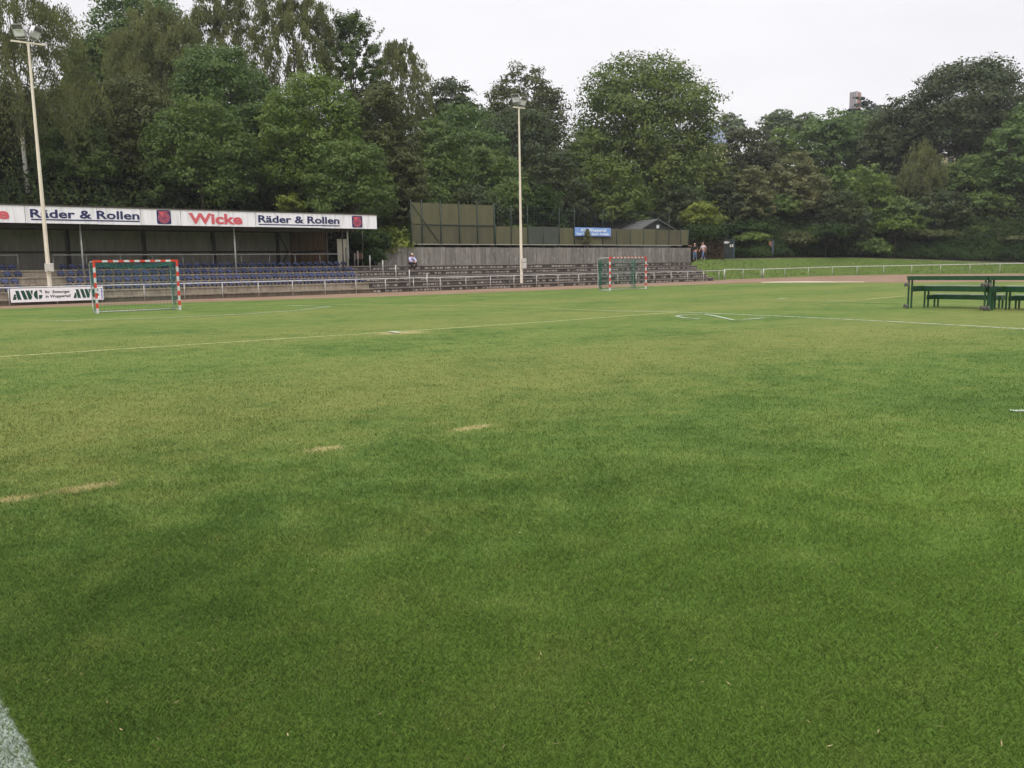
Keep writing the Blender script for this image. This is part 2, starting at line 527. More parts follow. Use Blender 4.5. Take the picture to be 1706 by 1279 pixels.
def leaf_material(name, c1, c2, trans=.28, spec=.2):
    m, t, b = nodes_of(name)
    o = objco(t)
    geo = new(t, "ShaderNodeNewGeometry")
    f = noise(t, o, .38, 3, .55)
    up_ = lambda c: (c[0] * 1.13, c[1] * 1.13, c[2] * 1.06)
    col = mixc(t, ramp(t, f, .38, .64), up_(c1), up_(c2))
    col = mixc(t, 1.0, col, ramp(t, geo.outputs['Random Per Island'], 0, 1, (.78, .78, .78), (1.26, 1.24, 1.2)), 'MULTIPLY')
    t.links.new(col, b.inputs['Base Color'])
    b.inputs['Roughness'].default_value = .55
    b.inputs['Specular IOR Level'].default_value = spec
    tr = new(t, "ShaderNodeBsdfTranslucent")
    t.links.new(mixc(t, 1.0, col, (1.15, 1.25, .6), 'MULTIPLY'), tr.inputs['Color'])
    ms = new(t, "ShaderNodeMixShader")
    ms.inputs['Fac'].default_value = trans
    t.links.new(b.outputs[0], ms.inputs[1])
    t.links.new(tr.outputs[0], ms.inputs[2])
    t.links.new(ms.outputs[0], t.nodes['Material Output'].inputs['Surface'])
    return m

LEAF = {
    'green': leaf_material('leaves_mid_green', (.058, .094, .025), (.092, .136, .036)),
    'bright': leaf_material('leaves_fresh_green', (.070, .114, .024), (.115, .162, .036)),
    'chestnut': leaf_material('leaves_chestnut', (.056, .088, .022), (.112, .148, .036)),
    'ash': leaf_material('leaves_ash', (.056, .098, .028), (.086, .134, .040)),
    'olive': leaf_material('leaves_olive', (.050, .062, .022), (.078, .090, .032)),
    'birch': leaf_material('leaves_birch', (.090, .104, .042), (.140, .150, .062), .40),
    'dark': leaf_material('leaves_dark', (.034, .050, .021), (.058, .076, .030)),
    'maroon': leaf_material('leaves_brownish', (.046, .052, .028), (.064, .068, .034)),
    'willow': leaf_material('leaves_grey_green', (.096, .106, .050), (.136, .136, .066)),
    'spruce': leaf_material('needles_dark', (.020, .030, .022), (.030, .042, .028), .08),
    'far': leaf_material('leaves_far', (.080, .112, .058), (.120, .150, .080)),  # paler and bluer: the fading with distance is mixed into the leaf colour
    'ivy': leaf_material('ivy_leaves', (.018, .038, .011), (.038, .066, .018), .28, .08),
    'yellow': leaf_material('leaves_yellow_green', (.100, .135, .024), (.150, .175, .034)),
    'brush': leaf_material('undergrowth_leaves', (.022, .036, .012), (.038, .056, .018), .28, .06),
    'brown': leaf_material('dry_creeper', (.040, .028, .018), (.055, .042, .022)),
}

# ------------------------------------------------------------------ mesh helpers
class MB:
    def __init__(self):
        self.v, self.f, self.m = [], [], []

    def add(self, vs, fs, mi=0):
        o = len(self.v)
        self.v += [tuple(p) for p in vs]
        self.f += [tuple(i + o for i in f) for f in fs]
        self.m += [mi] * len(fs)
        return self

    def box(self, a, b, mi=0):
        (x0, y0, z0), (x1, y1, z1) = a, b
        vs = [(x0, y0, z0), (x1, y0, z0), (x1, y1, z0), (x0, y1, z0), (x0, y0, z1), (x1, y0, z1), (x1, y1, z1), (x0, y1, z1)]
        return self.add(vs, [(3, 2, 1, 0), (4, 5, 6, 7), (0, 1, 5, 4), (1, 2, 6, 5), (2, 3, 7, 6), (3, 0, 4, 7)], mi)

    def tube(self, pts, rad, n=8, mi=0, cap=True):
        pts = [Vector(p) for p in pts]
        if not hasattr(rad, '__len__'):
            rad = [rad] * len(pts)
        rings = []
        prev = None
        for i, p in enumerate(pts):
            d = (pts[min(i + 1, len(pts) - 1)] - pts[max(i - 1, 0)]).normalized()
            if prev is None:
                ref = Vector((0, 0, 1)) if abs(d.z) < .9 else Vector((1, 0, 0))
                a = d.cross(ref).normalized()
            else:
                a = (prev - d * prev.dot(d)).normalized()
            prev = a
            b = d.cross(a)
            rings.append([p + (a * math.cos(2 * math.pi * k / n) + b * math.sin(2 * math.pi * k / n)) * rad[i] for k in range(n)])
        vs = [q for r_ in rings for q in r_]
        fs = []
        for i in range(len(rings) - 1):
            for k in range(n):
                fs.append((i * n + k, i * n + (k + 1) % n, (i + 1) * n + (k + 1) % n, (i + 1) * n + k))
        if cap:
            fs.append(tuple(range(n))[::-1])
            fs.append(tuple((len(rings) - 1) * n + k for k in range(n)))
        return self.add(vs, fs, mi)

    def prism(self, poly, y0, y1, mi=0):
        """polygon in (x, z), thickness along y"""
        n = len(poly)
        vs = [(x, y0, z) for x, z in poly] + [(x, y1, z) for x, z in poly]
        fs = [tuple(range(n)), tuple(range(2 * n - 1, n - 1, -1))]
        for k in range(n):
            fs.append((k, k + n, (k + 1) % n + n, (k + 1) % n))
        return self.add(vs, fs, mi)

    def build(self, name, mat, parent=None, smooth=False, bevel=0.0):
        me = bpy.data.meshes.new(name)
        me.from_pydata(self.v, [], self.f)
        for q in (mat if isinstance(mat, (list, tuple)) else [mat]):
            me.materials.append(q)
        if any(self.m):
            me.polygons.foreach_set('material_index', self.m)
        if smooth:
            me.polygons.foreach_set('use_smooth', [True] * len(self.f))
        me.update()
        o = bpy.data.objects.new(name, me)
        COL.objects.link(o)
        if parent is not None:
            o.parent = parent
        if bevel:
            bv = o.modifiers.new('bevel', 'BEVEL')
            bv.width = bevel
            bv.segments = 2
        return o

def tag(o, label=None, cat=None, group=None, kind=None):
    if label: o['label'] = label
    if cat: o['category'] = cat
    if group: o['group'] = group
    if kind: o['kind'] = kind
    return o

def thing(name, label, cat, loc=(0, 0, 0), rot=0.0, group=None):
    o = bpy.data.objects.new(name, None)
    o.empty_display_size = .3
    COL.objects.link(o)
    o.location = loc
    o.rotation_euler = (0, 0, rot)
    return tag(o, label, cat, group)

def copy_thing(src, loc, rot, label, group=None):
    r_ = src.copy()
    COL.objects.link(r_)
    r_.location = loc
    r_.rotation_euler = (0, 0, rot)
    r_['label'] = label
    if group: r_['group'] = group
    for ch in list(src.children):
        c = ch.copy()
        COL.objects.link(c)
        c.parent = r_
        for g in list(ch.children):
            d = g.copy()
            COL.objects.link(d)
            d.parent = c
    return r_

def np_mesh(name, V, nper, mat, faces_per=None, parent=None, smooth=False):
    """V: (count, nper, 3) polygons of nper corners each"""
    n = V.shape[0]
    me = bpy.data.meshes.new(name)
    me.vertices.add(n * nper)
    me.vertices.foreach_set('co', V.reshape(-1).astype(np.float32))
    me.loops.add(n * nper)
    me.loops.foreach_set('vertex_index', np.arange(n * nper, dtype=np.int32))
    me.polygons.add(n)
    me.polygons.foreach_set('loop_start', np.arange(0, n * nper, nper, dtype=np.int32))
    me.polygons.foreach_set('loop_total', np.full(n, nper, dtype=np.int32))
    me.materials.append(mat)
    me.update(calc_edges=True)
    o = bpy.data.objects.new(name, me)
    COL.objects.link(o)
    if parent is not None:
        o.parent = parent
    return o

def text_mesh(s, x0, x1, z0, z1, y, mat, name, parent, bold=.03, thick=.012, refs=None):
    """lettering facing -y; z0..z1 is the height of the cap letters"""
    cu = bpy.data.curves.new(name, 'FONT')
    cu.body = s
    cu.size = 1.0
    cu.offset = bold
    cu.extrude = .02
    cu.resolution_u = 3
    ob = bpy.data.objects.new('tmp', cu)
    COL.objects.link(ob)
    bpy.context.view_layer.update()
    dg = bpy.context.evaluated_depsgraph_get()
    me = bpy.data.meshes.new_from_object(ob.evaluated_get(dg))
    bpy.data.objects.remove(ob)
    n = len(me.vertices)
    co = np.empty(n * 3, np.float32)
    me.vertices.foreach_get('co', co)
    co = co.reshape(-1, 3)
    ax, bx = co[:, 0].min(), co[:, 0].max()
    cap = .73 + 2 * bold
    out = np.empty_like(co)
    out[:, 0] = x0 + (co[:, 0] - ax) / (bx - ax) * (x1 - x0)
    out[:, 2] = z0 + (co[:, 1] + bold) / cap * (z1 - z0)
    out[:, 1] = y - (co[:, 2] + .02) / .04 * thick
    me.vertices.foreach_set('co', out.reshape(-1))
    me.materials.clear()
    me.materials.append(mat)
    me.update()
    o = bpy.data.objects.new(name, me)
    COL.objects.link(o)
    o.parent = parent
    return o
# ------------------------------------------------------------------ ground, track, hill
def lerp_tab(tab, x):
    if x <= tab[0][0]: return tab[0][1]
    for (a, va), (b, vb) in zip(tab, tab[1:]):
        if x <= b:
            return va + (vb - va) * (x - a) / (b - a)
    return tab[-1][1]

RAIL_Y = [(1150, 468.9), (1190, 466.8), (1204, 466.0), (1240, 464.6), (1272, 463.3), (1330, 461.2), (1388, 459.3), (1500, 457.3), (1616, 456.3), (1706, 455.6), (1900, 455.5), (2400, 461)]
CREST_Y = [(1150, 433), (1205, 432), (1300, 430.5), (1400, 429.5), (1460, 430.5), (1560, 434), (1640, 437), (1706, 438.5), (2400, 440)]

def smooth01(x):
    x = max(0, min(1, x))
    return x * x * (3 - 2 * x)

def az(px):
    d = ray(px, 445)
    return d.x / d.y

def rail_depth(px):
    return on_z(px, lerp_tab(RAIL_Y, px)).y

def depth_n(px, n):
    return n / (-az(px) * ST + CT)

def rows_stand(px):
    out = [(51.9, -.4), (57.1, 1.55), (57.4, 1.6), (62.7, 1.65), (64.5, 3.3)]
    return [(depth_n(px, n), z) for n, z in out]

def rows_court(px):
    out = [(51.9, -.4), (57.1, 1.55), (57.42, 3.12), (74, 3.2), (76, 4.2)]
    return [(depth_n(px, n), z) for n, z in out]

def rows_bank(px):
    d0 = min(rail_depth(px) + .25, depth_n(px, 51.9) + max(0, px - 1190) * .5)
    dc = d0 + lerp_tab([(1190, 5.5), (1400, 7.5), (1560, 6), (1706, 5), (2400, 5)], px)
    zc = on_d(px, lerp_tab(CREST_Y, px), dc).z
    ex = 15 * (1 - smooth01((px - 1160) / 130))
    return [(d0, -.05), (dc, zc), (dc + 1.6, zc + .10), (dc + 3.2 + ex, zc + .25), (dc + 6.5 + ex, zc + 2.3)]

def column(px):
    if px < 560: base = rows_stand(px)
    elif px < 640:
        k = smooth01((px - 575) / 60)
        base = [(a[0] * (1 - k) + b[0] * k, a[1] * (1 - k) + b[1] * k) for a, b in zip(rows_stand(px), rows_court(px))]
    elif px < 1152: base = rows_court(px)
    else: base = rows_bank(px)
    d, z = base[-1]
    left = 1 - smooth01((px - 500) / 350)
    for dd, dz in ((3.5, 2.3), (9, 5.2), (17, 8.6), (30, 12), (52, 15), (110, 20), (300, 34), (900, 60)):
        base.append((d + dd, z + dz * (1 + .25 * left)))
    return base

HCOLS = list(range(-700, 2500, 12))
HDATA = [column(p) for p in HCOLS]

def hill_h(px, dep):
    i = max(0, min(len(HCOLS) - 2, int((px - HCOLS[0]) // 12)))
    k = (px - HCOLS[i]) / 12.0
    zs = []
    for c in (HDATA[i], HDATA[i + 1]):
        zs.append(lerp_tab(c, dep))
    return zs[0] * (1 - k) + zs[1] * k

def build_hill():
    nr = len(HDATA[0])
    verts, faces = [], []
    for p, c in zip(HCOLS, HDATA):
        a = az(p)
        for j, (d, z) in enumerate(c):
            w = 0.0 if j < 4 else .35 * math.sin(p * .05 + j * 1.7) + .2 * math.sin(p * .13 + j)
            verts.append((a * d, d, z + w))
    for i in range(len(HCOLS) - 1):
        for j in range(nr - 1):
            a = i * nr + j
            faces.append((a, a + nr, a + nr + 1, a + 1))
    me = bpy.data.meshes.new('hillside')
    me.from_pydata(verts, [], faces)
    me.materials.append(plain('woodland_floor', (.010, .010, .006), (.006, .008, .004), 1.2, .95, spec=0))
    me.materials.append(bank_material())
    me.materials.append(M['earth'])
    mi = []
    for i in range(len(HCOLS) - 1):
        for j in range(nr - 1):
            if HCOLS[i] >= 1140 and j == 0: mi.append(1)
            elif HCOLS[i] >= 1196 and j in (1,): mi.append(2)
            elif 610 <= HCOLS[i] < 1150 and j == 2: mi.append(2)
            elif HCOLS[i] < 560 and j < 3: mi.append(2)
            else: mi.append(0)
    me.polygons.foreach_set('material_index', mi)
    me.polygons.foreach_set('use_smooth', [j not in (1, 2) for i in range(len(HCOLS) - 1) for j in range(nr - 1)])
    me.update()
    o = bpy.data.objects.new('hillside', me)
    COL.objects.link(o)
    return tag(o, kind='structure')

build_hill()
g = MB()
g.add([(-900, -300, 0), (900, -300, 0), (900, 1500, 0), (-900, 1500, 0)], [(0, 1, 2, 3)])
tag(g.build('lawn', sod_material()), kind='structure')

# running track: a cinder ribbon between the grass edge and the barrier
IN_Y = [(-600, 541), (-200, 523.5), (0, 514.4), (300, 504), (660, 493), (930, 482.3), (1100, 476), (1230, 471.6), (1272, 470.8), (1388, 470.6), (1500, 470.4), (1706, 469), (2000, 471), (2400, 480)]
tr_v, tr_f = [], []
xs = list(range(-600, 2400, 20))
for i, p in enumerate(xs):
    q = on_z(p, lerp_tab(IN_Y, p), .004)
    if p < 1150:
        s_ = depth_n(p, 51.5)
        o_ = Vector((az(p) * s_, s_, .004))
    else:
        d_ = rail_depth(p) + .5
        o_ = Vector((az(p) * d_, d_, .004))
    tr_v += [q, o_]
    if i: tr_f.append((2 * i - 2, 2 * i, 2 * i + 1, 2 * i - 1))
mb = MB().add(tr_v, tr_f)
tag(mb.build('running_track', cinder_material()), kind='structure')

# pale strip lying along the inner edge of the bend
mb = MB()
for (xa, ya, yb) in ((1268, 470.4, 469.6), (1300, 470.2, 468.9), (1345, 470.0, 468.6), (1400, 469.8, 469.0), (1440, 469.6, 469.0)):
    mb.v += [tuple(on_z(xa, ya, .008)), tuple(on_z(xa, yb, .008))]
for i in range(4):
    mb.f.append((2 * i, 2 * i + 2, 2 * i + 3, 2 * i + 1)); mb.m.append(0)
tag(mb.build('track_kerb_line', plain('chalky_kerb', (.62, .58, .48), (.42, .34, .26), 1.5, .9)), kind='structure')

# painted lines on the field
WHITE = paint_line_material('field_chalk', (.52, .58, .48), .49)
WHITE2 = paint_line_material('field_chalk_fresh', (.48, .55, .48), .47)
YELLOW = paint_line_material('field_chalk_yellowed', (.40, .43, .21), .46)

def line(pts, width, mat, name='field_line', z=.006):
    P = [on_z(x, y, z) for x, y in pts]
    # resample so that the strip follows the bends smoothly
    mb = MB()
    for i, p in enumerate(P):
        d = (P[min(i + 1, len(P) - 1)] - P[max(i - 1, 0)]).normalized()
        nn = Vector((-d.y, d.x, 0)) * width / 2
        mb.v += [tuple(p - nn), tuple(p + nn)]
    for i in range(len(P) - 1):
        mb.f.append((2 * i, 2 * i + 2, 2 * i + 3, 2 * i + 1)); mb.m.append(0)
    return tag(mb.build(name, mat), kind='structure')

line([(-200, 608.5), (0, 594), (325, 573.3), (650, 552.8), (900, 536.5), (1128, 519.6)], .13, YELLOW)
line([(1010, 517.2), (1130, 519.4), (1300, 526.3), (1500, 536), (1706, 547.5), (1850, 556)], .12, WHITE)
line([(60, 535), (155, 532.5), (300, 528), (420, 522), (500, 516), (550, 510.2), (480, 508.6)], .13, WHITE, z=.010)
line([(480, 508.8), (560, 507), (700, 508), (860, 511), (1010, 517.2)], .12, YELLOW, z=.014)
line([(1167, 530.6), (1140, 529), (1126, 526.4), (1136, 524.6), (1160, 523.6), (1178, 523.4)], .11, WHITE2, z=.010)
line([(1176, 523.5), (1190, 525.6), (1223, 533), (1250, 531.2), (1273, 529.2)], .11, WHITE2, z=.014)
line([(1380, 501.5), (1440, 499), (1506, 492.8)], .14, YELLOW, z=.010)
line([(940, 495.5), (1120, 498), (1300, 500), (1500, 504.5), (1700, 509)], .10, paint_line_material('field_chalk_faint', (.5, .54, .36), .60), z=.018)
line([(1297, 497.8), (1309, 497.4)], .25, WHITE2, z=.022)
line([(651, 551.4), (664, 553.8)], .16, WHITE2, z=.022)
line([(1684, 683.5), (1730, 683.5)], .10, WHITE2, z=.010)
line([(-10, 515.5), (60, 513), (155, 509.5)], .10, YELLOW, z=.022)

# the broad line at the photographer's feet
e_ = (NL1 - NL0).normalized()
nr_ = Vector((e_.y, -e_.x, 0))
if nr_.x > 0: nr_ = -nr_
a0, a1 = NL0 - e_ * -4.0 * 0 - e_ * 3, NL0 + e_ * 5
mb = MB().add([a0, a1, a1 + nr_ * .115, a0 + nr_ * .115], [(0, 1, 2, 3)])
for v_i, v in enumerate(mb.v): mb.v[v_i] = (v[0], v[1], .005)
# (laid under the blades, whose own tips carry the paint)
tag(mb.build('field_line', paint_line_material('field_chalk_near', (.42, .48, .46), .47)), kind='structure')

# grass blades: the part of the lawn near enough to see single blades
def build_blades():
    N = 1500000
    px = rng.uniform(-420, 2130, N)
    u = rng.uniform(0, 1, N)
    py = 545 + (1420 - 545) * u ** .86
    d = np.stack([_f.x + _r.x * (px - PW / 2) / F_PX - _u.x * (py - PH / 2) / F_PX,
                  _f.y + _r.y * (px - PW / 2) / F_PX - _u.y * (py - PH / 2) / F_PX,
                  _f.z + _r.z * (px - PW / 2) / F_PX - _u.z * (py - PH / 2) / F_PX], 1)
    t = -CAM_H / d[:, 2]
    P = d * t[:, None]
    P[:, 2] = 0
    dist = P[:, 1]
    P[:, 0] += rng.normal(0, .01, N); P[:, 1] += rng.normal(0, .01, N)
    tuft = .5 + .5 * np.sin(P[:, 0] * 5.1 + np.sin(P[:, 1] * 3.7) * 2) * np.sin(P[:, 1] * 4.3 + np.cos(P[:, 0] * 2.9) * 2)
    h = rng.uniform(.010, .023, N) * (.75 + .5 * tuft) * np.clip(1.25 - dist / 40, .55, 1)
    w = np.maximum(.0019, dist * .00050) * rng.uniform(.7, 1.3, N)
    a = rng.uniform(0, 2 * np.pi, N)
    lean = rng.uniform(.2, 1.0, N) * h
    la = rng.uniform(0, 2 * np.pi, N)
    sx, sy = np.cos(a) * w / 2, np.sin(a) * w / 2
    lx, ly = np.cos(la) * lean, np.sin(la) * lean
    V = np.zeros((N, 4, 3))
    V[:, 0] = P + np.stack([-sx, -sy, np.zeros(N)], 1)
    V[:, 1] = P + np.stack([sx, sy, np.zeros(N)], 1)
    mid = P + np.stack([lx * .35, ly * .35, h * .62], 1)
    V[:, 2] = P + np.stack([lx + sx * .15, ly + sy * .15, h], 1)
    V[:, 3] = mid + np.stack([-sx * .9, -sy * .9, np.zeros(N)], 1)
    o = np_mesh('grass', V, 4, blade_material())
    return tag(o, kind='stuff', label='short green lawn grass with yellowed patches across the field', cat='grass')
build_blades()

# dead clippings left by the mower
def clippings():
    N = 110
    P = np.array([on_z(rng.uniform(-200, 1900), rng.choice([rng.uniform(640, 1400), rng.uniform(800, 1400)])) for _ in range(N)])
    a = rng.uniform(0, 2 * np.pi, N)
    L_ = rng.uniform(.012, .045, N)
    w = rng.uniform(.0010, .0028, N)
    V = np.zeros((N, 4, 3))
    d = np.stack([np.cos(a) * L_, np.sin(a) * L_, rng.uniform(-.2, .5, N) * L_], 1)
    e = np.stack([-np.sin(a) * w, np.cos(a) * w, 0 * a], 1)
    P[:, 2] = rng.uniform(.012, .022, N)
    V[:, 0] = P - d / 2; V[:, 1] = P + e; V[:, 2] = P + d / 2; V[:, 3] = P - e
    o = np_mesh('grass_clippings', V, 4, plain('dry_straw', (.36, .31, .16), (.28, .18, .09), 8, .8))
    tag(o, 'pale dry clippings scattered over the near lawn', 'clippings', None, 'stuff')
clippings()

# ------------------------------------------------------------------ terraces: five concrete steps
FRONT = [51.3, 51.9, 52.7, 53.5, 54.3]
LEVEL = [.33, .71, 1.09, 1.47, 1.85]
S_SPLIT = s_of(612, 52.0)
S_LEFT = -9.0
ENDPX = [1190, 1178, 1169, 1161, 1152]
Y_END = [463.5, 456, 449, 441.5, 434]

def terrace(name, label, s0, ends, riser_mats, slab_mat, back):
    root = thing(name, label, 'terrace', SN(s0, 51.3), TH)
    for k in range(5):
        z0 = 0 if k == 0 else LEVEL[k - 1]
        z1 = LEVEL[k]
        y0 = FRONT[k] - 51.3
        y1 = (FRONT[k + 1] if k < 4 else back) - 51.3 + (.12 if k < 4 else 0)
        L_ = ends[k] - s0
        # broken into castings, with the odd settled joint
        mbr, mbs = MB(), MB()
        x = 0.0
        while x < L_ - .05:
            w = min(2.4 + random.uniform(-.05, .05), L_ - x)
            dz = random.uniform(-.006, .006)
            mbs.box((x + .004, y0 - .05 + random.uniform(-.008, .008), z1 - .085), (x + w - .004, y1, z1 + dz))
            x += w
        mbr.box((0, y0, z0 - .02 if k else -.1), (L_, y1 - .01, z1 - .087))
        mbr.build('riser', riser_mats[k], root)
        mbs.build('step_slab', slab_mat, root)
    return root

terrace('seating_terrace', 'pale concrete steps carrying the blue seats under the roof', S_LEFT, [S_SPLIT] * 5,
        [M['concrete_plinth']] + [M['concrete_pale']] * 4, M['concrete_pale'], 62.2)
ends_ = [s_of(p, n, y) for p, n, y in zip(ENDPX, FRONT, Y_END)]
terrace('standing_terrace', 'sooty concrete standing steps with chipped pale blocks, below the long wall', S_SPLIT + .02, ends_,
        [M['concrete_block']] * 5, M['nosing'], 57.02)

# ------------------------------------------------------------------ retaining wall
def retaining_wall():
    s0, s1 = s_of(641.5, 57.0, 430), s_of(1151, 57.0, 430)
    root = thing('retaining_wall', 'long weathered concrete panel wall behind the standing steps', 'wall', SN(s0, 57.0, 1.85), TH)
    zt = on_n(641, 411.8, 57.0)[2] - 1.85
    mb = MB()
    x, Lw = 0.0, s1 - s0
    while x < Lw - .02:
        w = min(.5, Lw - x)
        dy = random.uniform(0, .025)
        mb.box((x + .014, dy, 0), (x + w - .014, .34, zt + random.uniform(-.012, .012)))
        x += .5
    mb.box((0, .05, 0), (Lw, .33, zt - .04))
    mb.build('panel_face', M['wall'], root)
    s2 = s_of(629.5, 57.0, 430)
    mb = MB().box((s2 - s0, .03, 0), (-.01, .33, zt - .42))
    mb.build('low_end', M['wall'], root)
    # faded scrawls of white paint
    mb = MB()
    xs_ = s_of(664.5, 57.0, 418) - s0
    for cx, cz in ((xs_, 1.12), (xs_ + .25, 1.10)):
        mb.tube([(cx - .09, -.004, cz - .10), (cx - .03, -.004, cz + .10), (cx + .04, -.004, cz - .06), (cx + .10, -.004, cz + .07)], .018, 5)
    mb.build('paint_scrawl', M['white_paint'], root)
    return root
retaining_wall()

# ------------------------------------------------------------------ the covered stand
def stand():
    s1 = on_n(628, 370, 53)[0]
    s0 = S_LEFT
    zt, zb = on_n(300, 350, 53)[2], 0
    zt = (on_n(0, 341.3, 53)[2] + on_n(628, 358.6, 53)[2]) / 2
    zb = (on_n(0, 370.3, 53)[2] + on_n(628, 381.2, 53)[2]) / 2
    root = thing('grandstand_roof', 'long low covered stand with white advertising fascia and dim sheet metal back', 'grandstand', SN(0, 53.0, 0), TH)
    # fascia: separate sheets with a seam between them
    fas = MB()
    seams = [s0] + [on_n(p, 355, 53)[0] for p in (-140, 41.6, 162, 234, 300.7, 364, 425, 536)] + [s1]
    for a, b in zip(seams, seams[1:]):
        fas.box((a + .012, random.uniform(0, .012), zb + random.uniform(-.01, .01)), (b - .012, .05, zt))
    fascia = fas.build('fascia', M['fascia'], root)
    MB().box((s0, .055, zb + .02), (s1 - .02, .065, zt - .01)).build('fascia_backing', M['dark_steel'], root)
    MB().box((s0, -.03, zt + .002), (s1 + .03, .14, zt + .07)).build('edge_trim', M['dark_steel'], root)
    def put(s, pa, pb, ya, yb, mat, name, bold, under=None):
        pm = (pa + pb) / 2
        xa, xb = on_n(pa, ya, 53)[0], on_n(pb, ya, 53)[0]
        # heights measured at the left end of the word
        z1, z0 = on_n(pa + 4, ya, 53)[2], on_n(pa + 4, yb, 53)[2]
        text_mesh(s, xa, xb, z0, z1, -.002, mat, name, fascia, bold)
        if under:
            z1, z0 = on_n(pa + 4, under[0], 53)[2], on_n(pa + 4, under[1], 53)[2]
            MB().box((xa + .02, -.012, z0), (xb, -.002, z1)).build('underline', mat, fascia)
    put('Räder & Rollen', 49.3, 231.2, 347.0, 362.3, M['navy'], 'lettering', .024, (364.2, 366.3))
    put('Räder & Rollen', 429.8, 564.8, 357.4, 370.4, M['navy'], 'lettering', .024, (372.8, 374.4))
    put('Wicke', 313.7, 402.8, 353.3, 372.2, M['letter_red'], 'lettering', .034)
    put('Wicke', -101, 13.6, 341.6, 362.6, M['letter_red'], 'lettering', .034)
    for (pa, pb, ya, yb) in ((259.8, 284.4, 350.4, 372.4), (585.9, 603.2, 359.6, 378.6)):
        xa, xb = on_n(pa, ya, 53)[0], on_n(pb, ya, 53)[0]
        z1, z0 = on_n((pa + pb) / 2, ya, 53)[2], on_n((pa + pb) / 2, yb, 53)[2]
        cx, cz, hw, hh = (xa + xb) / 2, (z0 + z1) / 2, (xb - xa) / 2, (z1 - z0) / 2
        hw = hh = (hw + hh) / 2
        c = .16 * hw
        oct_ = [(cx - hw + c, cz - hh), (cx + hw - c, cz - hh), (cx + hw, cz - hh + c), (cx + hw, cz + hh - c), (cx + hw - c, cz + hh), (cx - hw + c, cz + hh), (cx - hw, cz + hh - c), (cx - hw, cz - hh + c)]
        em = MB().prism(oct_, -.014, -.002).build('emblem', M['navy'], fascia)
        # a ring target with a wedge from the upper left corner
        mb = MB()
        ccx, ccz = cx, cz - .08 * hh
        MB().prism([(ccx + hw * .82 * math.cos(6.2832 * k / 32), ccz + hw * .82 * math.sin(6.2832 * k / 32)) for k in range(32)], -.019, -.0145).build('emblem_disc', plain('emblem_wine', (.20, .035, .075), (.24, .05, .09), 3, .5), em)
        for ra, rb in ((.82, .75), (.60, .54), (.40, .35)):
            n = 32
            vs = [(ccx + hw * ra * math.cos(6.2832 * k / n), -.0215, ccz + hw * ra * math.sin(6.2832 * k / n)) for k in range(n)]
            vs += [(ccx + hw * rb * math.cos(6.2832 * k / n), -.0215, ccz + hw * rb * math.sin(6.2832 * k / n)) for k in range(n)]
            mb.add(vs, [(k, (k + 1) % n, n + (k + 1) % n, n + k) for k in range(n)])
        mb.build('emblem_rings', plain('emblem_rose', (.50, .12, .16), (.56, .16, .2), 3, .5), em)
        MB().prism([(cx - .84 * hw, cz + .80 * hh), (cx - .05 * hw, cz + .80 * hh), (ccx, ccz), ], -.030, -.022).build('emblem_wedge', M['letter_red'], em)
        MB().box((cx - .05 * hw, -.026, cz + .74 * hh), (cx + .84 * hw, -.015, cz + .82 * hh)).build('emblem_bar', M['letter_red'], em)
    # roof sheet and the boarded ceiling
    yb_ = 9.15
    MB().box((s0, .15, zt - .10), (s1, yb_ + .4, zt - .02)).build('roof_sheet', M['roof_felt'], root)
    ce = MB()
    ce.box((s0, .06, zb + .16), (s1 - .02, yb_ - .1, zb + .20))
    for k in range(12):
        y = .55 + k * .75
        ce.box((s0, y, zb + .06), (s1 - .05, y + .07, zb + .158))
    ce.build('ceiling', M['soffit'], root)
    MB().box((s0, 2.3, zb - .16), (s1 - 1.1, 2.48, zb + .055)).build('beam', M['dark_steel'], root)
    # back wall of profiled sheet
    sB1 = 27.8
    zfl = 1.85
    mb = MB()
    x = s0
    while x < sB1 - .05:
        mb.box((x, yb_, zfl), (x + .15, yb_ + .03, zb + .15))
        mb.box((x + .152, yb_ + .028, zfl), (x + .248, yb_ + .055, zb + .15))
        x += .25
    bw = mb.build('back_wall', M['backwall'], root)
    MB().box((s0, yb_ - .10, zfl + 1.12), (sB1 - .2, yb_ - .005, zfl + 1.24)).build('wall_rail', M['dark_steel'], root)
    for p in (-40, 114, 241, 357, 463):
        xx = s_of(p, 62.0, 420)
        MB().box((xx - .11, yb_ - .22, zfl), (xx + .11, yb_ - .105, zb + .1)).build('column', M['dark_steel'], root)
    # diagonal braces in the last bay
    xa, xb = s_of(463, 62, 420), sB1 - .3
    MB().tube([(xa + .2, yb_ - .06, zb - .1), (xb, yb_ - .06, zfl + 1.25)], .035, 6).build('brace', M['dark_steel'], root)
    MB().tube([(xa + .2, yb_ - .06, zfl + .1), (xb, yb_ - .06, zfl + 1.1)], .035, 6).build('brace', M['dark_steel'], root)
    # boarded end wall
    mb = MB()
    y = 3.15
    while y < yb_ - .1:
        mb.box((sB1, y, zfl), (sB1 + .03, y + .168, zb + .15))
        mb.box((sB1 + .012, y + .168, zfl), (sB1 + .02, y + .19, zb + .15))
        y += .19
    mb.build('end_wall', M['wood'], root)
    MB().box((sB1 - .08, 3.15, zfl + 1.05), (sB1 - .004, yb_ - .3, zfl + 1.16)).build('wall_rail', M['dark_steel'], root)
    MB().box((sB1 - .1, 3.0, zfl), (sB1 + .04, 3.14, zb + .1)).build('column', M['dark_steel'], root)
    # ivory panel closing the end of the stand
    xa, xb = s_of(561.5, 56.3, 410), s_of(580, 56.3, 410)
    MB().box((xa + .03, 3.3, zfl), (xb, 3.36, on_n(565, 398, 56.3)[2])).build('end_panel', M['ivory'], root)
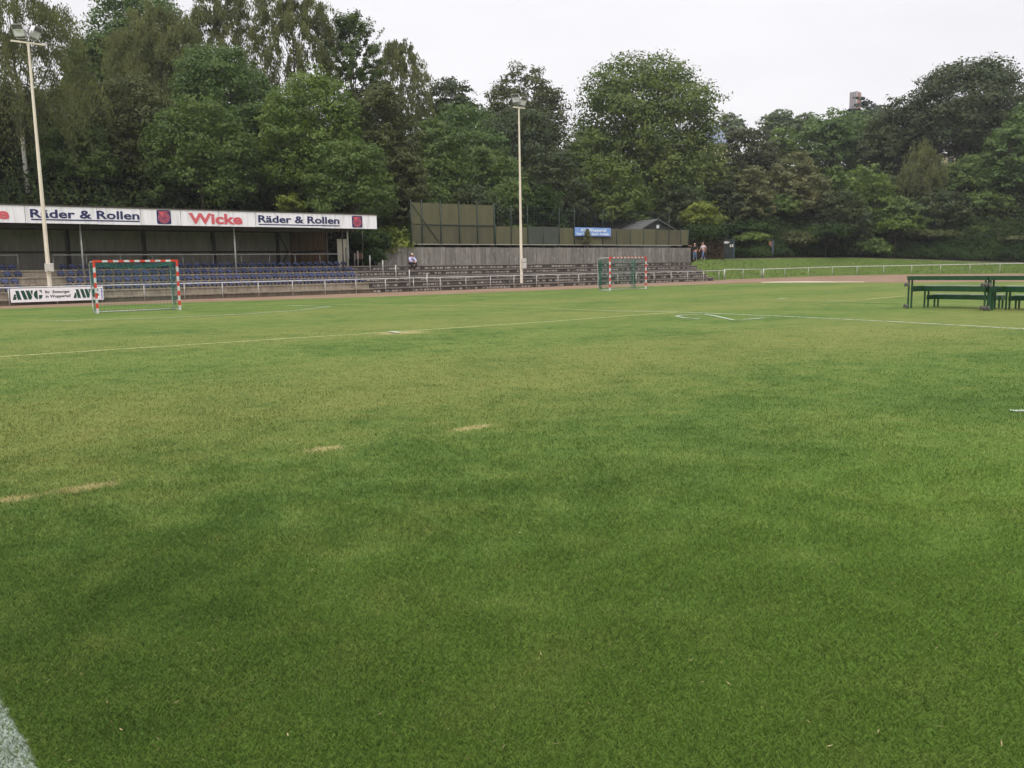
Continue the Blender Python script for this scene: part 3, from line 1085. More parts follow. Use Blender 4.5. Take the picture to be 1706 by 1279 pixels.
    MB().box((xb - .10, 3.24, zfl + .55), (xb + .02, 3.297, zb + .02)).build('panel_edge', M['white_paint'], root)
    # slender roof posts
    for p, yy in ((140.5, 465), (394, 455), (573, 461)):
        n = 53.75
        x = s_of(p, n, yy)
        MB().tube([(x, n - 53, LEVEL[3]), (x, n - 53, zb + .05)], .052, 10).build('post', M['galv'] if p < 500 else M['dark_steel'], root, True)
    x = s_of(604, 56.5, 400)
    MB().tube([(x, 3.5, 1.75), (x, 3.5, zb + .04)], .035, 8).build('post', M['dark_steel'], root, True)
    MB().tube([(x, 3.5, zb - .2), (x + .8, 3.5, zb - .75)], .02, 6).build('stay', M['dark_steel'], root)
    return zt, zb
STAND_ZT, STAND_ZB = stand()

# railing between the seats and the gangway of the stand
def gangway_rail(name, label, posts, pa, pb):
    n = 55.35
    zt = on_n(480, 423.2, n)[2]
    sa, sb = s_of(pa, n, 425), s_of(pb, n, 425)
    root = thing(name, label, 'railing', SN(sa, n, 1.85), TH, 'railings behind the stand seats')
    MB().tube([(0, 0, zt - 1.85), (sb - sa, 0, zt - 1.85)], .03, 8).build('handrail', M['white_paint'], root, True)
    for p in posts:
        x = s_of(p, n, 430) - sa
        MB().tube([(x, 0, 0), (x, 0, zt - 1.85)], .026, 8).build('post', M['galv'], root, True)
gangway_rail('gangway_railing', 'grey pipe railing behind the seats, ending at the stand\'s right end', (88.5, 144, 201, 254, 304.6, 355, 402, 449, 491.6, 533, 571), 88, 572)
gangway_rail('gangway_railing', 'short grey pipe railing behind the seats left of the cream mast', (-95, -30, 29.5), -140, 29.8)

# ------------------------------------------------------------------ seats
def seat_mesh():
    mb = MB()
    W, D = .195, .40
    # a bucket shell swept as cross-sections from the front lip to the top of the back
    prof = [(-.02, .10, .78), (0.0, .165, .95), (.14, .15, 1.0), (.28, .155, 1.0), (.345, .21, .98), (.375, .30, .93), (.395, .385, .80), (.40, .415, .58)]
    nx = 7
    for pas in (0, 1):
        off = 0 if pas == 0 else -.022
        for (y, z, w) in prof:
            for i in range(nx):
                t = i / (nx - 1) * 2 - 1
                lip = .045 * abs(t) ** 3
                mb.v.append((t * W * w, y - (lip if z > .22 else 0) + (off * (-.9) if z > .2 else 0), z + (lip * 1.2 if z <= .22 else 0) + (off if z <= .25 else 0)))
    n = len(prof) * nx
    for r_ in range(len(prof) - 1):
        for i in range(nx - 1):
            a = r_ * nx + i
            mb.f.append((a, a + 1, a + nx + 1, a + nx)); mb.m.append(0)
            mb.f.append((n + a + nx, n + a + nx + 1, n + a + 1, n + a)); mb.m.append(0)
    rim = [i for i in range(nx)] + [r_ * nx + nx - 1 for r_ in range(1, len(prof))] + [(len(prof) - 1) * nx + i for i in range(nx - 2, -1, -1)] + [r_ * nx for r_ in range(len(prof) - 2, 0, -1)]
    for a, b in zip(rim, rim[1:] + rim[:1]):
        mb.f.append((b, a, a + n, b + n)); mb.m.append(0)
    for x in (-.12, .12):
        mb.box((x - .025, .10, 0), (x + .025, .30, .135))
    return mb

def ordinal(k):
    return '%d%s' % (k, 'th' if 10 <= k % 100 <= 20 else {1: 'st', 2: 'nd', 3: 'rd'}.get(k % 10, 'th'))

ROWS = [('lowest', 1, -60, 31, 118, 603.5), ('second lowest', 2, -60, 24.5, 119, 590), ('second highest', 3, -60, 30, 103.5, 586.5), ('highest', 4, -60, 19, 107, 575)]
seat0 = None
for rname, k, l0, l1, r0, r1 in ROWS:
    n = FRONT[k] + .22
    yy = 430 + 12 * (4 - k)
    for seg, (pa, pb) in enumerate(((l0, l1), (r0, r1))):
        sa, sb = s_of(pa, n, yy + 20), s_of(pb, n, yy)
        cnt = max(1, round((sb - sa) / .505))
        for i in range(cnt + 1):
            s = sa + (sb - sa) * i / cnt
            if seg == 0:
                lab = 'blue seat, %s row of the stand, %s leftward from the stairs by the mast' % (rname, ordinal(cnt - i + 1))
            else:
                lab = 'blue seat, %s row of the stand, %s from its right-hand end' % (rname, ordinal(cnt - i + 1))
            if seat0 is None:
                o = seat0 = seat_mesh().build('stadium_seat', M['seat_blue'], None, True)
            else:
                o = seat0.copy()
                COL.objects.link(o)
            o.location = SN(s, n, LEVEL[k] + .006)
            o.rotation_euler = (0, 0, TH + random.uniform(-.03, .03))
            o.scale = (1, 1, .80)
            tag(o, lab, 'seat', 'blue seats in the covered stand')

# ------------------------------------------------------------------ barrier round the track
def barrier_straight():
    n = 51.02
    root = thing('barrier_rail', 'long white pipe barrier in front of the stand and the standing steps', 'barrier', SN(0, n, 0), TH)
    zt = on_n(855, 458.9, n)[2]
    s0, s1 = S_LEFT, s_of(1205, n, 455)
    MB().tube([(s0, 0, zt), (s1, 0, zt)], .034, 10).build('top_rail', M['white_paint'], root, True)
    sa, sb = s_of(307, n, 480), s_of(642, n, 470)
    st = (sb - sa) / 6
    k0 = math.floor((s0 - sa) / st) + 1
    x = sa + k0 * st
    while x < s1 + .1:
        MB().tube([(x, 0, 0), (x, 0, zt)], .029, 8).build('post', M['galv'], root, True)
        x += st
    return zt
RAIL_Z = barrier_straight()

def barrier_bend(name, label, pxs, tops, first=None):
    P = [Vector((az(p) * (rail_depth(p) - .1), rail_depth(p) - .1, 0)) for p in pxs]
    base = P[0]
    root = thing(name, label, 'barrier', base, 0)
    rel = [p - base for p in P]
    zz = [on_d(p, t, q.y).z for p, t, q in zip(pxs, tops, P)]
    MB().tube([(p.x, p.y, z) for p, z in zip(rel, zz)], .036, 8).build('top_rail', M['white_paint'], root, True)
    for i, (p, z) in enumerate(zip(rel, zz)):
        thick = .075 if i == 0 else .032
        MB().tube([(p.x, p.y, 0), (p.x, p.y, z + .05)], thick, 8).build('post', M['galv'], root, True)
barrier_bend('barrier_rail', 'short lower barrier section where the grass bank begins', [1207, 1238, 1268], [448.7, 448.4, 448.2])
barrier_bend('barrier_rail', 'white pipe barrier curving along the foot of the grass bank', [1272, 1308, 1347, 1387, 1428, 1472.5, 1519, 1567, 1616, 1666, 1718, 1775, 1840, 1910],
             [448.2, 447.0, 445.8, 444.5, 443.5, 442.8, 442.0, 441.0, 440.0, 439.1, 438.2, 437.2, 436.2, 435.4])

# loose stair posts running down the steps beside the seats
for i, (px, yb, n, z, yt) in enumerate(((596.8, 443.5, 54.55, 1.85, 417), (617, 451, 53.75, 1.47, 425), (638.5, 460, 52.95, 1.09, 433), (660, 467, 52.2, .71, 440.7), (682.6, 475, 51.6, .33, 448.7), (712, 482.5, 50.8, 0, 455))):
    s = s_of(px, n, yb)
    zt = on_n(px, yt, n)[2]
    o = MB().tube([(0, 0, 0), (0, 0, zt - z)], .036, 10).build('stair_post', M['galv'], None, True)
    o.location = SN(s, n, z)
    tag(o, ('pale steel post on the standing steps, topmost of the descending row', 'pale steel post second from the top of the descending row', 'pale steel post third from the top, right of the bushes', 'pale steel post fourth from the top of the descending row',
            'pale steel post standing in front of the seated man', 'pale steel post lowest of the row, at the foot of the steps')[i], 'post', 'posts descending the steps')
# small landing gate by the end of the stand
s_a, s_b = s_of(590.8, 55.6, 435), s_of(604, 55.6, 435)
root = thing('landing_guard', 'low guard of two pale posts and a rusty board beside the stand end', 'guard rail', SN(s_a, 55.6, 1.85), TH)
for x in (0, s_b - s_a):
    MB().tube([(x, 0, 0), (x, 0, .92)], .04, 8).build('post', M['kerb_pale'], root, True)
MB().box((.05, -.015, .48), (s_b - s_a - .05, .015, .90)).build('board', M['rust_board'], root)
o = MB().tube([(0, 0, 0), (0, 0, 1.3)], .036, 8).build('stair_post', M['dark_steel'], None, True)
o.location = SN(s_of(576.8, 54.9, 435), 54.9, 1.85)
tag(o, 'dark post beside the ivory end panel of the stand', 'post')
# ------------------------------------------------------------------ advertising banner on the barrier
def awg(mb, x0, x1, z0, z1, y):
    def P(pts): mb.prism([(x0 + (x1 - x0) * a, z0 + (z1 - z0) * b) for a, b in pts], y - .006, y)
    P([(.105, 1), (.215, 1), (.29, 0), (.165, 0)])
    P([(0, 0), (.062, .60), (.112, .60), (.128, .42), (.085, .36), (.13, .33), (.115, 0)])
    P([(.275, 1), (.395, 1), (.495, 0), (.37, 0)])
    P([(.445, 1), (.565, 1), (.645, .30), (.615, 0), (.53, 0)])
    P([(.60, 1), (.69, 1), (.645, .42)])
    arc = [(math.cos(R(a)), math.sin(R(a))) for a in range(90, 271, 15)]
    P([(.835 + .125 * c, .5 + .5 * s) for c, s in arc])
    arc = [(math.cos(R(a)), math.sin(R(a))) for a in range(-90, -5, 14)]
    P([(.875 + .125 * c, .46 + .46 * s) for c, s in arc] + [(1.0, .46), (.875, .46)])
    P([(.885, 1), (.985, 1), (.985, .62), (.95, .80)])

def rail_banner():
    n = 50.94
    sL, sR = on_n(16.5, 482, n)[0], on_n(171.8, 480, n)[0]
    zt = (on_n(16.5, 480.7, n)[2] + on_n(171.8, 477.0, n)[2]) / 2
    zb = (on_n(18, 503.9, n)[2] + on_n(171.8, 499, n)[2]) / 2
    root = thing('advertising_banner', 'white banner with dark green lettering hung on the barrier behind the left goal', 'banner', SN(sL, n, zb), TH)
    W, H = sR - sL, zt - zb
    MB().box((0, 0, 0), (W, .02, H)).build('board', M['banner'], root)
    X = lambda q: (q - 165) / (1625 - 165) * W
    mb = MB(); awg(mb, X(192), X(648), .19 * H, .84 * H, -.002)
    mb.build('lettering', M['letter_green'], root)
    mb = MB(); awg(mb, X(1130), X(1545), .19 * H, .84 * H, -.002)
    mb.build('lettering', M['letter_green'], root)
    text_mesh('Ihr  Entsorger', X(690), X(1083), .60 * H, .82 * H, -.002, M['letter_black'], 'lettering', root, .022, .006)
    text_mesh('in Wuppertal!', X(694), X(1088), .28 * H, .50 * H, -.002, M['letter_black'], 'lettering', root, .022, .006)
    mb = MB()
    z = .08 * H
    while z < .9 * H:
        hgt = random.uniform(.02, .05)
        mb.box((X(1586), -.008, z), (X(1604), -.002, z + hgt))
        z += hgt + .014
    mb.build('small_print', M['letter_blue'], root)
rail_banner()

# ------------------------------------------------------------------ screens and wire fences on the wall
def screen_fence():
    n = 57.5
    zb = on_n(766, 406.5, n)[2]
    z_low = (on_n(850, 377.5, n)[2] + on_n(1093, 381, n)[2]) / 2
    z_hi = on_n(735, 338.6, n)[2]
    base_z = 3.12
    high = [686, 703.9, 735.2, 766, 795.8, 824]
    s0 = s_of(686, n, 400)
    root = thing('windscreen_fence', 'tall two-tier olive windscreen on green posts at the left of the wall', 'fence', SN(s0, n, base_z), TH)
    S = [s_of(p, n, 400) - s0 for p in high]
    for a, b in zip(S, S[1:]):
        MB().box((a + .06, .03, z_low - base_z + .03), (b - .06, .05, z_hi - base_z)).build('screen_panel', M['screen'], root)
        MB().box((a + .06, .03, zb - base_z), (b - .06, .05, z_low - base_z - .03)).build('screen_panel', M['screen_low'], root)
    for x in S:
        MB().tube([(x, 0, -.3), (x, 0, z_hi - base_z + .22)], .05, 8).build('post', M['fence_green'], root, True)
    MB().tube([(S[1], 0, z_low - base_z), (S[-1], 0, z_low - base_z)], .04, 8).build('cross_rail', M['fence_green'], root, True)
    MB().tube([(S[0], -.03, z_hi - base_z), (S[1] + 1.9, -.03, .1)], .03, 6).build('brace', M['fence_green'], root, True)
    MB().box((S[0], -.05, zb - base_z - .05), (S[-1], -.01, zb - base_z + .01)).build('base_strip', M['kerb_pale'], root)
    low = [826, 852, 879.6, 905.8, 932, 957, 980, 1004.4, 1027.7, 1050.5, 1072.5, 1093.4, 1114.7, 1134.6, 1147]
    s0 = s_of(826, n, 400)
    root = thing('windscreen_fence', 'long low olive windscreen fence on top of the concrete wall', 'fence', SN(s0, n, base_z), TH)
    S = [s_of(p, n, 400) - s0 for p in low]
    grey = plain('grey_green_windscreen', (.060, .070, .055), (.045, .055, .042), 1, .9)
    for i, (a, b) in enumerate(zip(S, S[1:])):
        m_ = grey if i in (2, 3) else random.choice((M['screen'], M['screen_low']))
        MB().box((a + .05, .03, zb - base_z), (b - .05, .05, z_low - base_z + random.uniform(-.04, .02))).build('screen_panel', m_, root)
    ztall = on_n(957, 346, n)[2]
    for i, x in enumerate(S):
        top = ztall - base_z if i in (1, 2, 4, 5, 7, 12) else z_low - base_z + .1
        MB().tube([(x, 0, -.3), (x, 0, top)], .036, 8).build('post', M['fence_green'], root, True)
    MB().box((S[0], -.05, zb - base_z - .05), (S[-1] - 1, -.01, zb - base_z + .01)).build('base_strip', M['kerb_pale'], root)
    wm = MB()
    for k in range(7):
        z = z_low - base_z + .25 + k * (ztall - z_low - .3) / 6
        wm.tube([(S[0], 0, z), (S[12], 0, z)], .006, 4, cap=False)
    x = S[0]
    while x < S[12]:
        wm.tube([(x, 0, z_low - base_z), (x, 0, ztall - base_z - .1)], .004, 3, cap=False)
        x += .3
    wm.build('wire', M['fence_green'], root)
    # far side of the court
    n2 = 71
    ps = [974, 991, 1009, 1028, 1048, 1067, 1088, 1110, 1131]
    s0 = s_of(974, n2, 380)
    root = thing('wire_fence', 'thin wire fence on slim posts between the court and the dark trees', 'fence', SN(s0, n2, 3.2), TH)
    for p in ps:
        x = s_of(p, n2, 380) - s0
        MB().tube([(x, 0, 0), (x, 0, on_n(p, 356, n2)[2] - 3.2)], .03, 6).build('post', M['post_blue'], root)
    wm = MB()
    xe = s_of(1131, n2, 380) - s0
    for k in range(8):
        wm.tube([(0, 0, .4 + k * .5), (xe, 0, .4 + k * .5)], .007, 4, cap=False)
    wm.build('wire', M['fence_green'], root)

screen_fence()

def fence_banner():
    n = 57.32
    sL, sR = on_n(957.8, 386, n)[0], on_n(1017.8, 386, n)[0]
    zt, zb = on_n(988, 379.0, n)[2], on_n(988, 392.9, n)[2]
    root = thing('fence_banner', 'pale blue club banner with white lettering on the low windscreen', 'banner', SN(sL, n, zb), TH)
    W, H = sR - sL, zt - zb
    MB().box((0, 0, 0), (W, .02, H)).build('cloth', M['banner_blue'], root)
    MB().box((-.03, .022, -.06), (W + .03, .04, H + .02)).build('hem', M['navy'], root)
    text_mesh('ASV Wuppertal', .15 * W, .86 * W, .53 * H, .90 * H, -.002, M['banner_letter'], 'lettering', root, .03, .006)
    text_mesh('Der Verein: Sport. Freizeit.', .05 * W, .95 * W, .12 * H, .40 * H, -.002, M['banner_letter'], 'lettering', root, .03, .006)
fence_banner()

# ------------------------------------------------------------------ hut, gate, creeper wall and other things on the plateau
def hut():
    pR, pL = on_d(1095, 366, 95), on_d(965, 379.0, 112)
    zr = pR.z
    ax = Vector((pL.x - pR.x, pL.y - pR.y, 0))
    Ln = ax.length
    rot = math.atan2(ax.y, ax.x)
    root = thing('clubhouse', 'low dark wooden hut with shallow grey roof behind the windscreen fence', 'hut', Vector((pR.x, pR.y, 3.1)), rot)
    h = zr - 3.1
    he = on_d(1095, 382, 95).z - 3.1
    hw = 2.1
    wall = MB()
    wall.add([(.2, -hw + .2, 0), (.2, hw - .2, 0), (.2, hw - .2, he), (.2, 0, h - .06), (.2, -hw + .2, he),
              (Ln, -hw + .2, 0), (Ln, hw - .2, 0), (Ln, hw - .2, he), (Ln, 0, h - .06), (Ln, -hw + .2, he)],
             [(0, 1, 2, 3, 4), (9, 8, 7, 6, 5), (0, 5, 6, 1), (1, 6, 7, 2), (4, 9, 5, 0)])
    wall.build('wall', M['hut_wall'], root)
    rf = MB()
    for sg in (-1, 1):
        e = (0, sg * (hw + .25), he - .12)
        rf.add([(-.2, 0, h), (Ln + .2, 0, h), (Ln + .2, e[1], e[2]), (-.2, e[1], e[2]), (-.2, 0, h + .12), (Ln + .2, 0, h + .12), (Ln + .2, e[1], e[2] + .12), (-.2, e[1], e[2] + .12)],
               [(0, 1, 2, 3), (7, 6, 5, 4), (0, 3, 7, 4), (1, 5, 6, 2), (3, 2, 6, 7)])
    rf.build('roof', M['roof_felt'], root)
    MB().box((-.02 + .1, -.3, h - .9), (.195, .0, h - .55)).build('gable_lamp', M['glass_lamp'], root)
hut()

def gate():
    d = rail_depth(1213) + 8.2
    a, b = on_d(1205.5, 431, d), on_d(1222.5, 431, d)
    zt = on_d(1213, 399, d).z
    zb = hill_h(1213, d) - .1
    root = thing('steel_gate', 'dark green sheet steel gate with white notices beside the creeper wall', 'gate', Vector((a.x, d, zb)), 0)
    W, H = b.x - a.x, zt - zb
    mb = MB()
    for k in range(6):
        mb.box((.06 + k * (W - .12) / 6 + .006, 0, .05), (.06 + (k + 1) * (W - .12) / 6 - .006, .04, H - .05))
    mb.build('panel', M['gate_green'], root)
    for x in (0, W):
        MB().box((x - .05, -.03, 0), (x + .05, .07, H + .05)).build('post', M['post_blue'] if x else M['fence_green'], root)
    MB().box((.05, -.02, H - .045), (W - .05, .06, H + .04)).build('lintel', M['gate_green'], root)
    sg = MB().prism([(.02, H - .42), (.40, H - .42), (.40, H - .18), (.02, H - .18)], -.05, -.033)
    sg.prism([(.41, H - .38), (.60, H - .36), (.60, H - .22), (.41, H - .20)], -.05, -.033)
    sg.build('notice', M['white_paint'], root)
    MB().box((.66, -.03, H - .80), (.80, -.003, H - .54)).build('notice', M['box_grey'], root)
    MB().box((.88, -.03, H - .80), (1.02, -.003, H - .50)).build('notice', M['box_grey'], root)
gate()

def side_post():
    d = rail_depth(1285) + 10.5
    p = on_d(1287, 425, d)
    zb, zt = hill_h(1287, d) - .1, on_d(1287, 401, d).z
    root = thing('sign_post', 'blue grey post with faded orange board at the foot of the ivy bank', 'post', Vector((p.x, d, zb)), 0)
    MB().box((-.10, -.05, 0), (.10, .05, zt - zb)).build('pole', M['post_blue'], root)
    MB().prism([(-.50, zt - zb - .35), (-.14, zt - zb - .75), (-.14, zt - zb - .05), (-.42, zt - zb)], -.03, 0).build('board', M['orange'], root)
side_post()

def street_lamp():
    d = 112.0
    zb = hill_h(1693, d)
    p = on_d(1693, 380, d)
    top = on_d(1699, 340, d)
    root = thing('street_lamp', 'slim street lamp with white head among the trees at the right edge', 'lamp', Vector((p.x, d, zb)), 0)
    MB().tube([(0, 0, 0), (.15, 0, (top.z - zb) * .6), (.35, 0, top.z - zb)], [.085, .07, .05], 8).build('pole', M['galv'], root, True)
    MB().box((.10, -.12, top.z - zb), (1.25, .12, top.z - zb + .16)).build('lamp_head', M['white_paint'], root, bevel=.04)
street_lamp()

def far_buildings():
    # tower block on the far ridge
    d = 330.0
    a, b, c = on_d(1419.5, 153, d), on_d(1427.5, 153, d), on_d(1439, 153, d)
    zt = b.z
    zb = 30
    root = thing('tower_block', 'distant tower block with red and grey faces rising over the ridge', 'tower', Vector((b.x, d, zb)), 0)
    H = zt - zb
    wl, wr = b.x - a.x, c.x - b.x
    mb = MB().add([(-wl, 2.2, 0), (0, 0, 0), (0, 0, H), (-wl, 2.2, H)], [(0, 1, 2, 3)])
    mb.add([(-wl, 2.2, 0), (-wl, 2.2, H), (wr - wl, 5, H), (wr - wl, 5, 0)], [(0, 1, 2, 3)])
    mb.build('grey_face', M['tower_grey'], root)
    mb = MB().add([(0, 0, 0), (wr, 2.6, 0), (wr, 2.6, H), (0, 0, H)], [(0, 1, 2, 3)])
    mb.add([(wr, 2.6, 0), (wr - wl, 5, 0), (wr - wl, 5, H), (wr, 2.6, H)], [(0, 1, 2, 3)])
    mb.build('red_face', M['brick_red'], root)
    MB().add([(0, 0, H), (wr, 2.6, H), (wr - wl, 5, H), (-wl, 2.2, H), (0, 0, H + .3), (wr, 2.6, H + .3), (wr - wl, 5, H + .3), (-wl, 2.2, H + .3)],
             [(4, 5, 6, 7), (0, 1, 5, 4), (3, 0, 4, 7), (1, 2, 6, 5), (2, 3, 7, 6)]).build('roof', M['tower_grey'], root)
    MB().box((-.12, -.15, H * .0), (.12, -.02, H)).build('corner_strip', M['white_paint'], root)
    MB().box((wr - .1, 2.35, 0), (wr + .15, 2.58, H)).build('corner_strip', M['white_paint'], root)
    # slate roofed house behind the chestnut
    d = 150.0
    a, b = on_d(1168, 236, d), on_d(1216, 236, d)
    ze, zr = on_d(1200, 238, d).z, on_d(1200, 203, d).z
    zb = hill_h(1195, d)
    root = thing('slate_house', 'house with blue slate roof half hidden behind the round chestnut tree', 'house', Vector((a.x, d, zb)), 0)
    W = b.x - a.x
    MB().box((.3, .3, 0), (W - .3, 6, ze - zb)).build('wall', M['yellow_wall'], root)
    MB().add([(0, 0, ze - zb), (W, 0, ze - zb), (W, 6.3, ze - zb), (0, 6.3, ze - zb), (W * .25, 3.1, zr - zb), (W * .72, 3.1, zr - zb)],
             [(0, 1, 5, 4), (1, 2, 5), (2, 3, 4, 5), (3, 0, 4), (3, 2, 1, 0)]).build('roof', M['slate'], root)
    # yellow house seen through the gap below the big tree
    d = 142.0
    a, b = on_d(1510, 262, d), on_d(1592, 262, d)
    zb, zt = hill_h(1550, d) - 1, on_d(1550, 258, d).z
    root = thing('yellow_house', 'pale yellow house wall glimpsed through the gap under the big tree', 'house', Vector((a.x, d, zb)), 0)
    W, H = b.x - a.x, zt - zb
    MB().box((0, 0, 0), (W, 7, H)).build('wall', M['yellow_wall'], root)
    for k in range(4):
        w = MB().box((.8 + k * 2.0, -.03, H - 2.0), (1.7 + k * 2.0, -.004, H - .5)).build('window', M['window'], root)
    MB().add([(-.4, -.4, H), (W + .4, -.4, H), (W + .4, 7.4, H), (-.4, 7.4, H), (-.4, 3.5, H + .7), (W + .4, 3.5, H + .7)],
             [(0, 1, 5, 4), (2, 3, 4, 5), (1, 2, 5), (3, 0, 4), (3, 2, 1, 0)]).build('roof', M['roof_felt'], root)
far_buildings()

# ------------------------------------------------------------------ floodlight masts
def floodlight(root, at, yaw, pitch, sc=1.0):
    """a lamp: flat square front in a frame, white domed shell behind; local front is -y"""
    lm = bpy.data.objects.new('tmp', None)
    Rm = Matrix.Translation(at) @ Matrix.Rotation(yaw, 4, 'Z') @ Matrix.Rotation(pitch, 4, 'X') @ Matrix.Scale(sc, 4)
    bpy.data.objects.remove(lm)
    def put(mb, name, mat, par, smooth=False):
        mb.v = [tuple(Rm @ Vector(p)) for p in mb.v]
        return mb.build(name, mat, par, smooth)
    W, H = .40, .40
    sh = MB()
    prof = [(0, 1.0), (.12, .98), (.28, .88), (.42, .66), (.50, .38), (.53, .06)]
    nx = 16
    def ring(k):
        y, f = prof[k]
        out = []
        for i in range(nx):
            a = 2 * math.pi * i / nx
            c, s = math.cos(a), math.sin(a)
            q = max(abs(c), abs(s)) ** .72
            out.append((W * f * c / q, y, H * f * s / q))
        return out
    vs = [p for k in range(len(prof)) for p in ring(k)]
    fs = [(k * nx + i, k * nx + (i + 1) % nx, (k + 1) * nx + (i + 1) % nx, (k + 1) * nx + i) for k in range(len(prof) - 1) for i in range(nx)]
    fs.append(tuple((len(prof) - 1) * nx + i for i in range(nx)))
    sh.add(vs, [f[::-1] for f in fs])
    body = put(sh, 'floodlight', M['lamp_shell'], root, True)
    fr = MB()
    fr.box((-.45, -.03, -.45), (.45, .0, -.39)).box((-.45, -.03, .39), (.45, .0, .45)).box((-.45, -.03, -.388), (-.39, .0, .388)).box((.39, -.03, -.388), (.45, .0, .388))
    put(fr, 'frame', M['galv'], body)
    gl = MB().box((-.385, -.012, -.385), (.385, -.004, .06))
    put(gl, 'glass', M['glass_lamp'], body)
    gl = MB().box((-.385, -.012, .062), (.385, -.004, .385))
    put(gl, 'reflector', M['lamp_dark'], body)
    tb = MB().tube([(-.20, -.04, .05), (.20, -.04, .05)], .03, 8)
    put(tb, 'bulb', M['white_paint'], body)
    br = MB().box((-.43, .10, -.62), (-.40, .18, .0)).box((.40, .10, -.62), (.43, .18, .0)).box((-.43, .10, -.65), (.43, .18, -.622))
    put(br, 'bracket', M['galv'], body)

def mast(px, ybase, ytop, n, arm, label, boxes, lamps, zb=.33):
    s = s_of(px, n, ybase)
    base = SN(s, n, zb)
    top = on_d(px, ytop, base.y)
    H = top.z - zb
    root = thing('floodlight_mast', label, 'floodlight', base, TH, 'floodlight masts beside the track')
    MB().tube([(0, 0, 0), (0, 0, H * .33), (0, 0, H * .66), (0, 0, H)], [.118, .100, .078, .058], 8).build('pole', M['cream'], root)
    MB().box((-arm / 2, -.05, H), (arm / 2, .05, H + .08)).build('cross_arm', M['cream'], root)
    for (x0, z0, w, h) in boxes:
        b = MB().box((x0 - w / 2, -.36, z0 - h / 2), (x0 + w / 2, -.15, z0 + h / 2)).build('switch_box', M['box_grey'], root, bevel=.015)
        MB().box((x0 - w * .36, -.385, z0 - h * .4), (x0 + w * .36, -.362, z0 + h * .4)).build('box_door', M['box_grey'], b)
    for (x, dz, yaw, pit, sc) in lamps:
        floodlight(root, Vector((x, -.05, H + .08 + dz)), yaw, pit, sc)
    return root
mast(83, 474, 72, 51.75, 1.6, 'cream floodlight mast rising in front of the covered stand', [(0.0, 1.62, .42, .46)],
     [(-.42, .52, R(-42), R(28), .70), (.44, .52, R(46), R(28), .70)])
mast(869, 472.5, 180, 51.75, 1.1, 'cream floodlight mast rising in front of the long concrete wall', [(.06, 1.75, .36, .30), (.06, 1.35, .36, .42)],
     [(-.34, .62, R(-66), R(25), .72), (.40, .48, R(6), R(25), .72)])

# ------------------------------------------------------------------ handball goals
def goal(pa, pb, label, swag):
    A, B = on_z(*pa), on_z(*pb)
    d = B - A
    Wd = d.length
    rot = math.atan2(d.y, d.x)
    root = thing('handball_goal', label, 'goal', A, rot, 'handball goals at the edge of the lawn')
    H, q = 2.08, .04
    mats = [M['red'], M['silver']]
    for x in (0, Wd):
        mb = MB()
        z, k = H - .28, 1
        mb.box((x - q, -q, H - .28), (x + q, q, H - .001), 0)
        while z > 0:
            h = min(.2, z)
            mb.box((x - q, -q, z - h), (x + q, q, z), k % 2)
            z -= h; k += 1
        mb.build('goal_post', mats, root)
    mb = MB()
    x, k = q, 0
    seg = [.26] + [.2] * 40
    i = 0
    xe = Wd - q
    while x < xe - .001:
        w = min(seg[i], xe - x)
        c = 0 if (i == 0 or xe - x <= .27) else (i % 2)
        if xe - x <= .47 and i % 2 == 0: c = 0
        mb.box((x, -q + .002, H - .08), (x + w, q - .002, H), c)
        x += w; i += 1
    mb.build('crossbar', mats, root)
    D = .95
    for x in (.02, Wd - .02):
        mb = MB()
        mb.tube([(x, .03, H - .05), (x, D - .12, H - .06), (x, D, H - .14), (x, D, .28), (x, D - .18, .03)], .022, 8)
        mb.tube([(x, D - .18, .025), (x, .04, .025)], .02, 8)
        mb.build('stanchion', M['galv'], root, True)
    MB().tube([(.02, D - .2, .03), (Wd - .02, D - .2, .03)], .022, 8).build('ground_bar', M['galv'], root, True)
    net = MB()
    r_ = .0042
    n1 = int(Wd / .13)
    for i in range(n1 + 1):
        x = .03 + (Wd - .06) * i / n1
        w = .03 * math.sin(i * 1.3)
        net.tube([(x, .05, H - .10), (x, D * .6, H - .22 + w), (x, D - .05 + w, H - .35), (x, D - .08 + w, 1.0), (x, D - .22, .05)], r_, 3, cap=False)
    for k in range(14):
        z = .08 + k * .125
        net.tube([(.03 + (Wd - .06) * j / 8, D - .15 + .03 * math.sin(j * 1.7 + k), z + .01 * math.sin(j + k)) for j in range(9)], r_, 3, cap=False)
    for x in (.04, Wd - .04):
        for k in range(14):
            z = .1 + k * .14
            net.tube([(x, .05, z), (x, D - .05, z - .02)], r_, 3, cap=False)
        for k in range(1, 8):
            net.tube([(x, D * k / 8, .05), (x, D * k / 8, H - .12)], r_, 3, cap=False)
    # slack folds gathered under the bar
    if swag:
        for j in range(7):
            ys = .10 + j * .10
            net.tube([(Wd * k / 14, ys, H - .11 - .02 * j - .10 * math.sin(math.pi * k / 14) ** 2 - .035 * math.sin(k * 1.9 + j)) for k in range(15)], .009, 4, cap=False)
        for x0 in (.06, Wd - .1):
            for j in range(4):
                net.tube([(x0 + .03 * math.sin(k + j), .15 + .17 * j, H - .12 - 1.75 * k / 6) for k in range(7)], .007, 4, cap=False)
    else:
        for x0 in (.05, .12, Wd - .42, Wd - .15):
            for j in range(7):
                net.tube([(x0 + .05 * math.sin(k * .9 + j * 2), .72 + .03 * j, H - .18 - 1.8 * k / 8) for k in range(9)], .008, 4, cap=False)
    net.build('net', M['net'], root)
goal((163, 522), (300, 516.3), 'red and silver striped goal in front of the blue seats', True)
goal((1016.3, 484.2), (1076, 481), 'red and silver striped goal in front of the standing steps', False)

